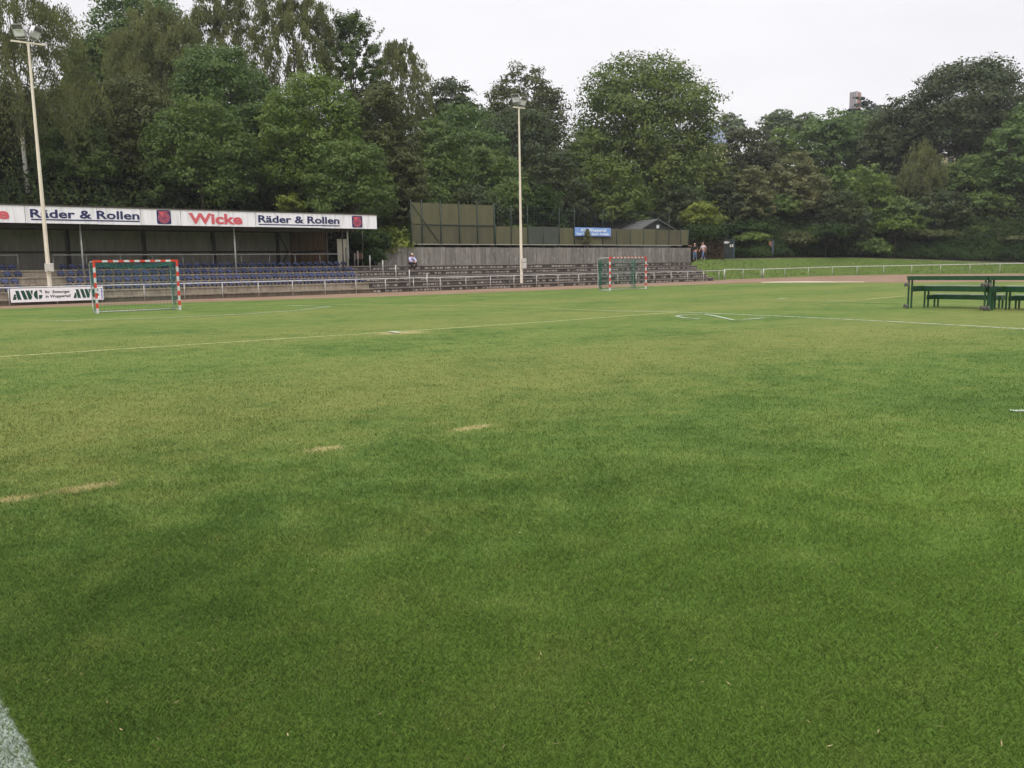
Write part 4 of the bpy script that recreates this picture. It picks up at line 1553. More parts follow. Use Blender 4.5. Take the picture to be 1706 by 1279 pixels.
# ------------------------------------------------------------------ tiered folding benches
def bench_rows(A, rot, Ln, label):
    root = thing('tiered_bench', label, 'bench', A, rot, 'green tiered benches on the lawn')
    tiers = [(0.0, 1.02, .125, .27), (.75, .715, .19, .30), (1.33, .425, .17, .30)]
    for (y, z, th, w) in tiers:
        x0 = 0 if y == 0 else (.14 if y < 1 else .17)
        MB().box((x0 - .03, y, z - th), (Ln - x0 + .03, y + w, z - .03)).build('board', M['bench_green'], root, bevel=.008)
        MB().box((x0 - .035, y - .006, z - .028), (Ln - x0 + .035, y + w + .006, z)).build('seat_top', M['bench_top'] if y > 0 else M['bench_green'], root)
        for x in (x0, Ln - x0 - .05):
            for yy in (y + .01, y + w - .06):
                MB().box((x, yy, 0), (x + .042, yy + .042, z - th - .002)).build('leg', M['bench_green'], root)
    for x in (.055, Ln - .105):
        MB().box((x, .10, .53), (x + .05, .90, .70)).build('side_arm', M['bench_green'], root)
        MB().box((x + .13 if x < 1 else x - .13, .85, .26), (x + .18 if x < 1 else x - .08, 1.50, .40)).build('side_arm', M['bench_green'], root)
    for x in (.03, Ln - .03):
        for z in (.085, .76):
            ax = MB().tube([(x, 0, z + .03), (x, -.10, z)], .018, 6).build('caster_arm', M['dark_steel'], root)
            for sx in (-.055, .035):
                n = 14
                w = MB().tube([(x + sx, -.12, z), (x + sx + .028, -.12, z)], .062, n).build('wheel', M['rubber'], ax)
A1 = on_z(1510.5, 513.6)
E1 = on_z(1640.5, 517.2)
dv = E1 - A1
rot_b = math.atan2(dv.y, dv.x)
bench_rows(A1, rot_b, dv.length, 'dark green three-tier bench on casters, whole unit standing on the lawn')
A2 = E1 + dv.normalized() * .09
bench_rows(A2, rot_b, dv.length, 'dark green three-tier bench on casters, running out of the right edge')

# ------------------------------------------------------------------ people
def skin_mesh(name, chains, mat, parent, levels=1):
    """chains: lists of (point, radius); chains starting at an existing point share it"""
    vs, rs, es, idx = [], [], [], {}
    def vid(p, r_):
        k = tuple(round(c, 4) for c in p)
        if k not in idx:
            idx[k] = len(vs); vs.append(p); rs.append(r_)
        return idx[k]
    for ch in chains:
        ids = [vid(p, r_) for p, r_ in ch]
        es += [(a, b) for a, b in zip(ids, ids[1:]) if a != b]
    me = bpy.data.meshes.new(name)
    me.from_pydata(vs, es, [])
    o = bpy.data.objects.new(name, me)
    COL.objects.link(o)
    sk = o.modifiers.new('skin', 'SKIN')
    sk.use_smooth_shade = True
    for i, d in enumerate(me.skin_vertices[0].data):
        d.radius = (rs[i], rs[i])
        d.use_root = (i == 0)
    ss = o.modifiers.new('sub', 'SUBSURF')
    ss.levels = ss.render_levels = levels
    bpy.context.view_layer.update()
    dg = bpy.context.evaluated_depsgraph_get()
    m2 = bpy.data.meshes.new_from_object(o.evaluated_get(dg))
    o.modifiers.clear()
    o.data = m2
    m2.materials.clear()
    m2.materials.append(mat)
    o.name = name
    o.parent = parent
    bpy.data.meshes.remove(me)
    return o

def V3(*a): return Vector(a)

def person(label, loc, rot, J, shirt, trousers, shoe, hair, sleeve=.5, scale=1.0):
    root = thing('person', label, 'person', loc, rot)
    root.scale = (scale,) * 3
    pel, chest, neck, head = J['pelvis'], J['chest'], J['neck'], J['head']
    up = (head - neck).normalized()
    fw = J.get('face', Vector((0, -1, 0)))
    ch = [[(pel, .115), (pel.lerp(chest, .5), .12), (chest, .135), (neck, .055), (neck + up * .07, .052), (head, .088), (head + up * .085, .07)]]
    # face: brow, nose, chin, ears
    ch.append([(head, .088), (head - up * .03 + fw * .085, .020)])
    ch.append([(head, .088), (head - up * .085 + fw * .05, .038)])
    side = up.cross(fw).normalized()
    for sg in (-1, 1):
        ch.append([(head, .088), (head + side * sg * .088 - up * .01, .016)])
    hands = []
    for L_ in ('l', 'r'):
        sh, el, wr, hd = J['sh_' + L_], J['el_' + L_], J['wr_' + L_], J['hd_' + L_]
        ch.append([(chest, .135), (sh, .062), (sh.lerp(el, .5), .050), (el, .042), (wr, .028), (wr.lerp(hd, .5), .036), (hd, .030)])
        d = (hd - wr).normalized()
        s1 = d.cross(Vector((0, 0, 1)))
        s1 = s1.normalized() if s1.length > .1 else Vector((1, 0, 0))
        pl = s1.cross(d).normalized()
        for f in range(4):
            b = hd + s1 * (-.03 + .02 * f)
            ln = (.062, .075, .07, .055)[f]
            ch.append([(hd, .030), (b + d * .02, .0095), (b + d * (.02 + ln * .5) - pl * .012, .009), (b + d * (.02 + ln * .85) - pl * .035, .007)])
        tb = wr.lerp(hd, .55)
        ch.append([(wr.lerp(hd, .5), .036), (tb + s1 * .045 + d * .01, .011), (tb + s1 * .058 + d * .05, .009)])
        hi, kn, an, to = J['hip_' + L_], J['kn_' + L_], J['an_' + L_], J['to_' + L_]
        ch.append([(pel, .115), (hi, .090), (hi.lerp(kn, .5), .078), (kn, .056), (kn.lerp(an, .4), .054), (an, .038), (an.lerp(to, .4) - Vector((0, 0, .02)), .038), (to, .030)])
    body = skin_mesh('body', ch, M['skin'], root, 1)
    cl = [[(pel.lerp(chest, .05), .135), (pel.lerp(chest, .5), .142), (chest, .158), (chest.lerp(neck, .6), .085)]]
    for L_ in ('l', 'r'):
        sh, el, wr = J['sh_' + L_], J['el_' + L_], J['wr_' + L_]
        c = [(chest, .158), (sh, .080), (sh.lerp(el, .55), .070)]
        if sleeve > .6: c += [(el, .058), (el.lerp(wr, .85), .046)]
        else: c += [(sh.lerp(el, .85), .066)]
        cl.append(c)
    skin_mesh('shirt', cl, shirt, body, 1)
    tr = [[(pel.lerp(chest, .12), .130), (pel, .132)]]
    for L_ in ('l', 'r'):
        hi, kn, an = J['hip_' + L_], J['kn_' + L_], J['an_' + L_]
        tr.append([(pel, .132), (hi, .104), (hi.lerp(kn, .5), .094), (kn, .074), (kn.lerp(an, .5), .068), (kn.lerp(an, .95), .060)])
    skin_mesh('trousers', tr, trousers, body, 1)
    for L_ in ('l', 'r'):
        an, to = J['an_' + L_], J['to_' + L_]
        skin_mesh('shoe', [[(an - Vector((0, 0, .035)), .046), (an.lerp(to, .5) - Vector((0, 0, .03)), .048), (to, .040)]], shoe, body, 1)
    hc = head + up * .04 - fw * .018
    skin_mesh('hair', [[(hc - up * .05 - fw * .035, .070), (hc + up * .0, .088), (hc + up * .05 + fw * .02, .072)]], hair, body, 1)
    return root

# the man sitting on the top step
s = s_of(685.5, 54.3, 440)
Js = dict(pelvis=V3(0, .14, .12), chest=V3(0, -.06, .46), neck=V3(0, -.12, .60), head=V3(0, -.17, .745),
          sh_l=V3(.19, -.07, .52), el_l=V3(.25, -.27, .30), wr_l=V3(.09, -.46, .22), hd_l=V3(.03, -.52, .19),
          sh_r=V3(-.19, -.07, .52), el_r=V3(-.25, -.27, .30), wr_r=V3(-.10, -.44, .22), hd_r=V3(-.04, -.51, .20),
          hip_l=V3(.10, .06, .11), kn_l=V3(.20, -.40, .15), an_l=V3(.16, -.34, -.28), to_l=V3(.18, -.50, -.345),
          hip_r=V3(-.10, .06, .11), kn_r=V3(-.20, -.40, .15), an_r=V3(-.14, -.30, -.28), to_r=V3(-.16, -.46, -.345))
person('man in pale lilac shirt and dark trousers sitting on the top standing step', SN(s, 54.32, 1.86), TH, Js,
       M['shirt_lilac'], M['trousers_dark'], M['shoe_dark'], M['hair_white'], .9)

def walker_at(px, py, d):
    p = on_d(px, py, d)
    return Vector((p.x, p.y, hill_h(px, d)))

Jp = dict(pelvis=V3(0, 0, .93), chest=V3(0, -.01, 1.30), neck=V3(0, -.02, 1.48), head=V3(0, -.05, 1.63),
          sh_l=V3(.19, 0, 1.40), el_l=V3(.24, .10, 1.12), wr_l=V3(.20, -.02, .90), hd_l=V3(.18, -.05, .82),
          sh_r=V3(-.19, 0, 1.40), el_r=V3(-.30, -.26, 1.42), wr_r=V3(-.32, -.50, 1.50), hd_r=V3(-.32, -.58, 1.52),
          hip_l=V3(.09, 0, .90), kn_l=V3(.10, .03, .48), an_l=V3(.09, .16, .09), to_l=V3(.10, .03, .04),
          hip_r=V3(-.09, 0, .90), kn_r=V3(-.09, -.08, .48), an_r=V3(-.09, -.06, .085), to_r=V3(-.10, -.21, .04))
def crest_d(px): return column(px)[1][0] + .5
person('man in black T-shirt and jeans pointing with outstretched arm by the wall end', Vector((az(1157.5) * (crest_d(1157.5) - 1.0), crest_d(1157.5) - 1.0, column(1157.5)[1][1] - .04)), R(-52), Jp,
       M['shirt_black'], M['jeans'], M['shoe_dark'], M['hair_grey'], .4, .96)
Jw = dict(pelvis=V3(0, 0, .90), chest=V3(0, -.03, 1.27), neck=V3(0, -.05, 1.45), head=V3(0, -.09, 1.60),
          sh_l=V3(.19, -.02, 1.37), el_l=V3(.25, .14, 1.10), wr_l=V3(.24, .10, .85), hd_l=V3(.23, .08, .77),
          sh_r=V3(-.19, -.02, 1.37), el_r=V3(-.25, -.10, 1.09), wr_r=V3(-.22, -.30, .92), hd_r=V3(-.21, -.36, .86),
          hip_l=V3(.09, 0, .87), kn_l=V3(.09, -.20, .48), an_l=V3(.08, -.34, .10), to_l=V3(.08, -.48, .08),
          hip_r=V3(-.09, 0, .87), kn_r=V3(-.09, .10, .48), an_r=V3(-.09, .38, .14), to_r=V3(-.09, .27, .04))
person('man in pale pink shirt and jeans striding towards the steps', walker_at(1171.5, 432.5, crest_d(1171.5)), R(-50), Jw,
       M['shirt_pink'], M['jeans'], M['shoe_white'], M['hair_brown'], .5, .99)
# ------------------------------------------------------------------ trees, shrubs and undergrowth
def leaf_quads(C, Nrm, size, droop=False, aspect=.55):
    """one pointed, slightly folded leaf per row of C, facing roughly along Nrm"""
    n = len(C)
    rd = rng.normal(size=(n, 3))
    ax = np.cross(Nrm, rd)
    ax /= np.linalg.norm(ax, axis=1)[:, None] + 1e-9
    if droop:
        ax = np.stack([rng.normal(0, .22, n), rng.normal(0, .22, n), -np.ones(n)], 1)
        ax /= np.linalg.norm(ax, axis=1)[:, None]
        bx = np.cross(ax, rd); bx /= np.linalg.norm(bx, axis=1)[:, None] + 1e-9
    else:
        bx = np.cross(Nrm, ax)
    L_ = (size * rng.uniform(.6, 1.4, n))[:, None]
    V = np.zeros((n, 4, 3))
    V[:, 0] = C - ax * L_ * .5
    V[:, 1] = C + bx * L_ * aspect * .5 - Nrm * L_ * .10
    V[:, 2] = C + ax * L_ * .5
    V[:, 3] = C - bx * L_ * aspect * .5 - Nrm * L_ * .10
    return V

def unit(a):
    return a / (np.linalg.norm(a, axis=1)[:, None] + 1e-9)

def crown_leaves(lobes, n, size, droop=False, up=.35, fuzz=.30):
    # leaves gather on the outside of overlapping boughs and thin out past their edge
    vol = np.array([l[1][0] * l[1][1] + l[1][0] * l[1][2] for l in lobes])
    pick = rng.choice(len(lobes), n, p=vol / vol.sum())
    C0 = np.array([l[0] for l in lobes])[pick]
    R0 = np.array([l[1] for l in lobes])[pick]
    d = unit(rng.normal(size=(n, 3)) + np.array([0, -.25, .25]))
    rad = 1 - np.abs(rng.normal(0, fuzz, n))
    rad = np.where(rng.uniform(0, 1, n) < .12, rad * rng.uniform(1.0, 1.22, n), rad)
    C = C0 + d * R0 * rad[:, None]
    if droop:
        C[:, 2] -= np.abs(rng.normal(0, .6, n)) * (R0[:, 2] * .55)
    # gather them in flat sprays, layered along each bough
    m = max(20, n // 11)
    spray = min(size, .16 * float(np.mean([l[1][0] for l in lobes])) + .03)
    own = rng.integers(0, m, n)
    C = C[own] + rng.normal(0, 1, (n, 3)) * np.array([1.5, 1.5, .62]) * spray
    d = d[own]
    N = unit(d * 1.1 + rng.normal(size=(n, 3)) * .42 + np.array([0, 0, up]))
    return leaf_quads(C, N, size, droop, .38 if droop else .6)

STY = {  # lobes, lobe radius, density, leaf size factor, droop
    'round': (120, .21, 1.0, 1.0, False),
    'loose': (90, .17, .95, .9, False),
    'ash': (110, .20, 1.0, .95, False),
    'birch': (110, .13, 1.0, .72, True),
    'thin': (110, .11, .8, .75, False),
    'bush': (30, .32, 1.0, 1.0, False),
    'cone': (70, .16, 1.0, .9, False),
}

def tree(name, label, cat, px, top, wpx, dep, leaf, sty, bot=None, group=None, bark='bark', lean=0.0, dens=1.0, trunk_px=None, zb=None, deep=.85):
    base_px = trunk_px if trunk_px is not None else px
    a = az(base_px)
    z0 = hill_h(base_px, dep) if zb is None else zb
    base = Vector((a * dep, dep, z0 - .15))
    ztop = on_d(px, top, dep).z
    H = ztop - z0
    rx = wpx * .5 * dep / 1433.0
    zbot = on_d(px, bot, dep).z if bot is not None else z0 + H * .25
    zbot = max(zbot, z0 + .1)
    cx = az(px) * dep - base.x
    dome = sty in ('round', 'ash', 'loose', 'bush')
    kc = .34 if dome else .5
    cz = zbot + (ztop - zbot) * kc - base.z
    rz = (ztop - zbot) * (1 - kc)
    rlo = kc / (1 - kc)
    nl, lr, dn, ls, droop = STY[sty]
    lobes = []
    tries = 0
    gold = math.pi * (3 - math.sqrt(5))
    spin = rng.uniform(0, 6.28)
    while len(lobes) < nl and tries < 4000:
        # boughs spread evenly round the crown, then jittered
        k_ = tries % (nl + 20)
        zz = 1 - 2 * (k_ + .5) / (nl + 20)
        tries += 1
        if dome and zz < -rlo: zz = rng.uniform(-rlo, .3)
        rr_ = math.sqrt(max(0, 1 - zz * zz))
        p = np.array([rr_ * math.cos(gold * k_ + spin), rr_ * math.sin(gold * k_ + spin), zz]) + rng.normal(0, .05, 3)
        p *= rng.choice([rng.uniform(.90, 1.0), rng.uniform(.35, .9)], p=[.62, .38]) / max(1.0, np.linalg.norm(p))
        zz = p[2]
        if sty == 'cone':
            wk = max(.06, .5 - .5 * zz)
        elif sty in ('birch', 'thin', 'loose'):
            wk = 1.0 - .30 * max(0, zz)
        else:
            wk = 1.0
        k = lr * rng.uniform(.65, 1.35)
        sh = 1 - k * .7
        c = np.array([cx + p[0] * rx * wk * sh, p[1] * rx * deep * wk * sh + 0.0, cz + zz * rz * sh])
        kr = k * (wk ** .5)
        lobes.append((c, np.array([rx * kr * rng.uniform(.9, 1.35), rx * kr * 1.1, min(rx, rz) * kr * rng.uniform(.7, 1.0) * (1.25 if droop else 1)])))
    area = (wpx * .6) * ((min((bot or 999), 460) - max(top, -60)) * .6 if bot else (H * 1433 / dep) * .5)
    n = int(max(1500, min(60000, area * 1.8 * dn * dens)))
    size = .0034 * dep * ls * (1.15 if droop else 1)
    root = thing(name, label, cat, base, 0, group)
    twigs = []
    if sty in ('birch', 'thin'):
        # feathery trees: leaves strung along fine twigs that arch out of the boughs
        nt_ = int(150 + wpx)
        per = max(8, n // nt_)
        Cs, Ns = [], []
        for q in range(nt_):
            l = lobes[q % len(lobes)]
            s_ = np.array(l[0]) + rng.normal(0, .35, 3) * l[1]
            o_ = s_ - np.array([cx * .7, 0, cz])
            o_ = o_ / (np.linalg.norm(o_) + .01)
            ln = rx * rng.uniform(.22, .5)
            e_ = s_ + (o_ + np.array([0, 0, .5 if sty == 'thin' else .15]) + rng.normal(0, .35, 3)) * ln * .6
            f_ = e_ + (o_ * .35 + np.array([0, 0, .25 if sty == 'thin' else -1.0])) * ln * (.5 if sty == 'thin' else 1.1)
            tt = rng.uniform(0, 1, per)[:, None]
            pts_ = (1 - tt) ** 2 * s_ + 2 * tt * (1 - tt) * e_ + tt ** 2 * f_
            Cs.append(pts_ + rng.normal(0, 1, (per, 3)) * np.array([.34, .34, .28 if sty == 'thin' else .5]) * (ln * .22 + .12))
            Ns.append(unit(np.tile(o_ + np.array([0, 0, .4]), (per, 1)) + rng.normal(0, .5, (per, 3))))
            twigs.append((s_, e_, f_))
        V = leaf_quads(np.concatenate(Cs), np.concatenate(Ns), size, droop, .42 if droop else .6)
    else:
        V = crown_leaves(lobes, n, size, droop, fuzz={'loose': .38}.get(sty, .30))
    np_mesh('crown' if sty != 'bush' else 'foliage', V, 4, LEAF[leaf], parent=root)
    # trunk with limbs reaching into the crown
    tr = MB()
    r0 = max(.07, min(.42, H * .016)) if sty != 'bush' else .05
    if bark == 'birch_bark': r0 = min(r0, .17)
    hh = cz + rz * .55
    kx = cx * .6
    pts = [(0, 0, -.3), (kx * .15 + lean * .2, 0, hh * .3), (kx * .6 + lean * .5, rng.normal(0, .1), hh * .62), (kx + lean, rng.normal(0, .2), hh)]
    tr.tube(pts, [r0, r0 * .78, r0 * .5, r0 * .16], 7)
    for l in sorted(lobes, key=lambda q: rng.uniform())[:14 if sty != 'bush' else 6]:
        t = rng.uniform(.32, .85)
        seg = t * 3
        i = min(2, int(seg))
        s_ = Vector(pts[i]).lerp(Vector(pts[i + 1]), seg - i)
        e = Vector(l[0])
        m = s_.lerp(e, .5) + Vector((0, 0, -.12 * (e - s_).length + .3))
        rr = r0 * (1 - t) * .55 + .02
        tr.tube([s_, m, e], [rr, rr * .6, rr * .2], 5, cap=False)
    for (s_, e_, f_) in twigs[::2]:
        tr.tube([s_, e_, (np.array(e_) + f_) / 2], [.03, .018, .008], 3, cap=False)
    tr.m = [1 if k >= 7 else 0 for k in range(len(tr.f))] if bark == 'birch_bark' else [0] * len(tr.f)
    tr.build('trunk' if sty != 'bush' else 'stems', [M[bark], M['bark']], root, True)
    return root

G1, G2 = 'trees on the slope behind the stand', 'trees on the slope behind the track bend'
T = tree
# --- skyline and slope behind the stand, left to right
T('birch_tree', 'tall drooping birch with white lower trunk behind the left mast', 'tree', 45, -75, 235, 63, 'birch', 'birch', 285, G1, 'birch_bark', trunk_px=58, dens=1.9)
T('broadleaf_tree', 'brownish shady tree filling the left edge behind the roof', 'tree', 5, 110, 150, 66, 'olive', 'loose', 330, G1, dens=1.1)
T('spruce_tree', 'dark spruce tip seen between the birch and the bright maple', 'tree', 152, 58, 62, 96, 'spruce', 'cone', 300, G1)
T('maple_tree', 'dark green maple leaning over the left of the stand', 'tree', 190, 48, 120, 88, 'green', 'round', 270, G1)
T('maple_tree', 'fresh green maple reaching the top of the picture', 'tree', 255, -45, 190, 92, 'ash', 'round', 200, G1)
T('birch_tree', 'grey-green weeping birch above the middle of the stand', 'tree', 290, 8, 150, 80, 'birch', 'birch', 240, G1, 'birch_bark', dens=1.6)
T('birch_tree', 'airy birch against the sky left of the sky gap', 'tree', 390, -40, 116, 86, 'birch', 'birch', 200, G1, 'birch_bark', dens=1.25)
T('ash_tree', 'broad upright ash with feathery mid green crown over the roof', 'tree', 388, 52, 185, 74, 'ash', 'ash', 345, G1)
T('hazel_tree', 'low yellowish tree right above the stand roof', 'tree', 240, 118, 185, 69, 'olive', 'round', 335, G1)
T('hazel_tree', 'darker low tree overhanging the fascia left of centre', 'tree', 150, 190, 150, 66, 'green', 'loose', 340, G1, dens=1.2)
T('ash_tree', 'dense green tree hanging low over the red lettering', 'tree', 345, 150, 190, 66.5, 'green', 'ash', 338, G1)
T('birch_tree', 'tall thin birch with visible limbs right of the sky gap', 'tree', 507, -60, 124, 84, 'birch', 'birch', 190, G1, 'birch_bark', dens=1.5)
T('alder_tree', 'sparse alder with bare limbs showing against the sky', 'tree', 598, 24, 96, 86, 'green', 'thin', 190, G1, dens=2.2)
T('ash_tree', 'big bright green ash above the right end of the stand', 'tree', 535, 98, 190, 70, 'bright', 'ash', 330, G1)
T('ash_tree', 'mid green tree left of the big bright ash', 'tree', 455, 105, 120, 76, 'ash', 'ash', 300, G1)
T('hornbeam_tree', 'olive green hornbeam right of the big bright ash', 'tree', 645, 118, 135, 72, 'olive', 'round', 340, G1)
T('birch_tree', 'wispy small birch standing free against the sky', 'tree', 678, 66, 88, 92, 'birch', 'birch', 215, G1, 'birch_bark', dens=1.6)
T('ash_tree', 'shaded tree right behind the end of the white fascia', 'tree', 590, 215, 150, 66, 'green', 'ash', 365, G1)
T('hornbeam_tree', 'low olive tree beside the tall windscreen', 'tree', 672, 235, 105, 70, 'olive', 'round', 385, G1)
# --- middle
T('pine_tree', 'dark blunt pine top behind the slope in the middle', 'tree', 758, 124, 98, 112, 'dark', 'round', 220, G2)
T('beech_tree', 'green domed tree left of the middle mast', 'tree', 778, 158, 160, 98, 'ash', 'round', 330, G2)
T('beech_tree', 'rounded shady tree above the tall windscreen', 'tree', 735, 190, 130, 88, 'green', 'round', 345, G2)
T('oak_tree', 'airy crowned oak behind the middle floodlight', 'tree', 876, 100, 165, 116, 'olive', 'loose', 250, G2, dens=1.0)
T('beech_tree', 'dark tree right behind the middle floodlight', 'tree', 868, 165, 190, 106, 'dark', 'round', 330, G2)
T('beech_tree', 'low dark tree over the court left of the middle mast', 'tree', 820, 230, 130, 92, 'green', 'round', 372, G2)
T('chestnut_tree', 'huge round chestnut tree dominating the middle skyline', 'tree', 1070, 74, 272, 112, 'chestnut', 'round', 345, G2, dens=1.2)
T('chestnut_tree', 'yellowish lower limb mass at the left foot of the huge chestnut', 'tree', 985, 205, 125, 106, 'chestnut', 'round', 360, G2)
T('chestnut_tree', 'bright low chestnut in front of the huge one', 'tree', 1020, 255, 130, 101, 'chestnut', 'round', 375, G2)
T('beech_tree', 'dark green low tree behind the hut', 'tree', 1110, 270, 140, 108, 'green', 'round', 380, G2)
T('beech_tree', 'dark tree behind the blue club banner', 'tree', 925, 235, 120, 98, 'dark', 'round', 375, G2)
T('plum_tree', 'brownish purple tree right of the huge chestnut', 'tree', 1240, 205, 110, 118, 'maroon', 'round', 330, G2)
T('plum_tree', 'dark brownish tree behind the yellow-green bush', 'tree', 1175, 255, 90, 112, 'maroon', 'round', 370, G2)
T('far_tree', 'pale hazy tree on the far ridge left of the tower', 'tree', 1292, 178, 75, 190, 'far', 'round', 235, G2, dens=1.4)
T('far_tree', 'pale hazy low tree on the ridge under the tower', 'tree', 1336, 186, 60, 185, 'far', 'round', 235, G2, dens=1.4)
T('far_tree', 'pale hazy tree peeping past the right side of the chestnut', 'tree', 1210, 186, 60, 190, 'far', 'round', 240, G2, dens=1.4)
T('lime_tree', 'yellow-green tree in the dip of the skyline', 'tree', 1300, 208, 75, 145, 'bright', 'round', 280, G2)
T('lime_tree', 'mid green tree below the distant tower', 'tree', 1378, 174, 118, 138, 'ash', 'round', 300, G2)
T('spruce_tree', 'dark spruce right below the distant tower', 'tree', 1427, 156, 64, 185, 'spruce', 'round', 260, G2, dens=1.5)
T('fir_tree', 'blue-dark fir shoulder hiding the foot of the distant tower', 'tree', 1454, 169, 58, 180, 'spruce', 'round', 260, G2, dens=1.5)
T('oak_tree', 'shaded oak shoulder left of the great dark tree', 'tree', 1488, 150, 130, 132, 'dark', 'round', 320, G2, dens=1.2)
T('oak_tree', 'great dark domed tree on the right skyline', 'tree', 1600, 88, 205, 128, 'dark', 'round', 262, G2, dens=1.5)
T('oak_tree', 'mid green tree below the great dark dome', 'tree', 1630, 250, 150, 118, 'green', 'round', 372, G2)
T('lime_tree', 'green tree cut by the right edge of the picture', 'tree', 1712, 150, 130, 116, 'ash', 'round', 350, G2)
T('lime_tree', 'fresh green boughs near the right edge', 'tree', 1668, 195, 95, 113, 'ash', 'round', 330, G2)
T('willow_tree', 'grey-olive willow left of the ivy bank', 'tree', 1248, 268, 92, 108, 'willow', 'loose', 372, G2, dens=1.6)
T('willow_tree', 'broad olive willow with dark stem over the bank', 'tree', 1322, 248, 122, 112, 'willow', 'loose', 376, G2, dens=1.4)
T('hornbeam_tree', 'lit mid green tree above the grass bank', 'tree', 1440, 265, 98, 114, 'bright', 'ash', 368, G2)
T('hornbeam_tree', 'dim tree filling the gap left of the lit hornbeam', 'tree', 1385, 270, 80, 118, 'green', 'round', 372, G2)
T('birch_tree', 'slim birch with pale crooked trunk at the right bank', 'tree', 1530, 236, 72, 116, 'birch', 'birch', 335, G2, 'birch_bark', trunk_px=1547, dens=.9)
T('beech_tree', 'dark tree behind the slim birch', 'tree', 1500, 290, 110, 126, 'dark', 'round', 372, G2)
T('beech_tree', 'dark low tree by the street lamp', 'tree', 1690, 300, 110, 120, 'dark', 'round', 388, G2)
T('beech_tree', 'shadowy tree filling the slope under the great dark dome', 'tree', 1585, 272, 150, 122, 'dark', 'round', 380, G2)
T('oak_tree', 'dark tree between the lit hornbeam and the oak shoulder', 'tree', 1452, 188, 105, 150, 'green', 'round', 330, G2)
T('oak_tree', 'dark tree showing between the trunks under the great dark dome', 'tree', 1632, 205, 120, 146, 'dark', 'round', 305, G2)
T('lime_tree', 'green tree low on the ridge under the tower, right of the lime', 'tree', 1424, 178, 110, 158, 'ash', 'round', 300, G2)
T('beech_tree', 'shaded tree in the hollow behind the weeping birch', 'tree', 245, 60, 150, 98, 'green', 'round', 260, G1)
T('beech_tree', 'dark tree low behind the left floodlight mast', 'tree', 105, 150, 130, 78, 'dark', 'round', 340, G1)
T('beech_tree', 'dark tree at the bottom left of the slope, beyond the mast', 'tree', 40, 205, 160, 70, 'green', 'round', 345, G1)
T('beech_tree', 'shadowy tree under the big bright ash', 'tree', 490, 225, 150, 72, 'dark', 'round', 352, G1)
T('alder_tree', 'dusky tree filling the space behind the free-standing birch', 'tree', 620, 130, 120, 90, 'dark', 'round', 260, G1)
T('alder_tree', 'dim tree between the olive hornbeam and the pine top', 'tree', 708, 172, 120, 96, 'green', 'round', 330, G1)
# low boughs and saplings closing the foot of the wood
for i, (px_, top_, w_, d_, lf_, lab_) in enumerate((
        (716, 290, 90, 82, 'green', 'young tree just right of the tall windscreen top'),
        (790, 300, 110, 84, 'dark', 'young tree rising behind the tall windscreen'),
        (850, 285, 90, 86, 'green', 'young tree behind the low windscreen, left of the middle mast'),
        (905, 300, 90, 86, 'ivy', 'young tree just right of the middle mast, over the low windscreen'),
        (1130, 300, 100, 104, 'dark', 'young dark tree between the hut roof and the yellow-green bush'),
        (1205, 290, 90, 108, 'dark', 'young dark tree behind the yellow-green bush'),
        (1290, 320, 90, 110, 'green', 'young tree under the willows'),
        (1395, 310, 110, 110, 'dark', 'young tree left below the lit hornbeam'),
        (1490, 320, 100, 112, 'green', 'young tree below the slim birch'),
        (1565, 312, 110, 112, 'dark', 'young tree right of the slim birch trunk'),
        (1625, 318, 110, 113, 'green', 'young tree left of the street lamp'),
        (1700, 325, 110, 116, 'dark', 'young dark tree behind the street lamp'))):
    T('sapling', lab_, 'tree', px_, top_, w_, d_, lf_, 'round', 398, 'young trees at the foot of the wood')
# --- bushes that can be told apart
T('bush', 'yellow-green bush on the plateau beside the creeper wall', 'bush', 1166, 332, 70, 97, 'yellow', 'bush', 386, dens=1.6)
T('bush', 'yellow-green sprig rising behind the fascia lettering', 'bush', 490, 322, 46, 66, 'yellow', 'bush', 356, dens=1.2)
T('bush', 'leafy green bush between the stand end and the wall', 'bush', 662, 372, 80, 69, 'bright', 'bush', 424, dens=1.6, zb=2.4)
T('bush', 'fresh green elder bush leaning over the low end of the long wall', 'bush', 640, 376, 92, 67, 'yellow', 'bush', 436, dens=1.6, zb=1.8)
T('bush', 'fresh green elder shoots in front of the tall windscreen\'s left end', 'bush', 690, 366, 52, 69, 'bright', 'bush', 412, dens=1.6, zb=3.0)
T('bush', 'dark bush below the end of the fascia', 'bush', 616, 380, 74, 65, 'ivy', 'bush', 446, dens=1.8)
T('bush', 'low ivy bush spilling over the platform beside the wall step', 'bush', 626, 412, 40, 62, 'ivy', 'bush', 441, dens=1.4)
T('bush', 'rounded green bush over the gate', 'bush', 1240, 366, 90, 106, 'ivy', 'bush', 402, dens=1.4)
T('bush', 'dark bush between the willow and the steel gate', 'bush', 1180, 372, 60, 100, 'ivy', 'bush', 396, dens=1.3)
T('bush', 'spreading bush with layered leaves on the ivy bank', 'bush', 1490, 360, 72, 109, 'bright', 'bush', 388, dens=1.3)
T('bush', 'low yellow-green bramble near the steel gate', 'bush', 1252, 386, 60, 104, 'bright', 'bush', 420, dens=1.4)
T('bush', 'pale olive bramble on the bank below the willow', 'bush', 1322, 384, 70, 106, 'olive', 'bush', 422, dens=1.4)
T('bush', 'bright weedy clump low on the bank below the layered bush', 'bush', 1452, 396, 64, 108, 'green', 'bush', 426, dens=1.4)
T('bush', 'broad olive bramble on the bank below the slim birch', 'bush', 1556, 384, 84, 110, 'olive', 'bush', 426, dens=1.4)
T('bush', 'fresh green bramble on the bank left of the lamp pole', 'bush', 1636, 390, 70, 109, 'bright', 'bush', 428, dens=1.3)
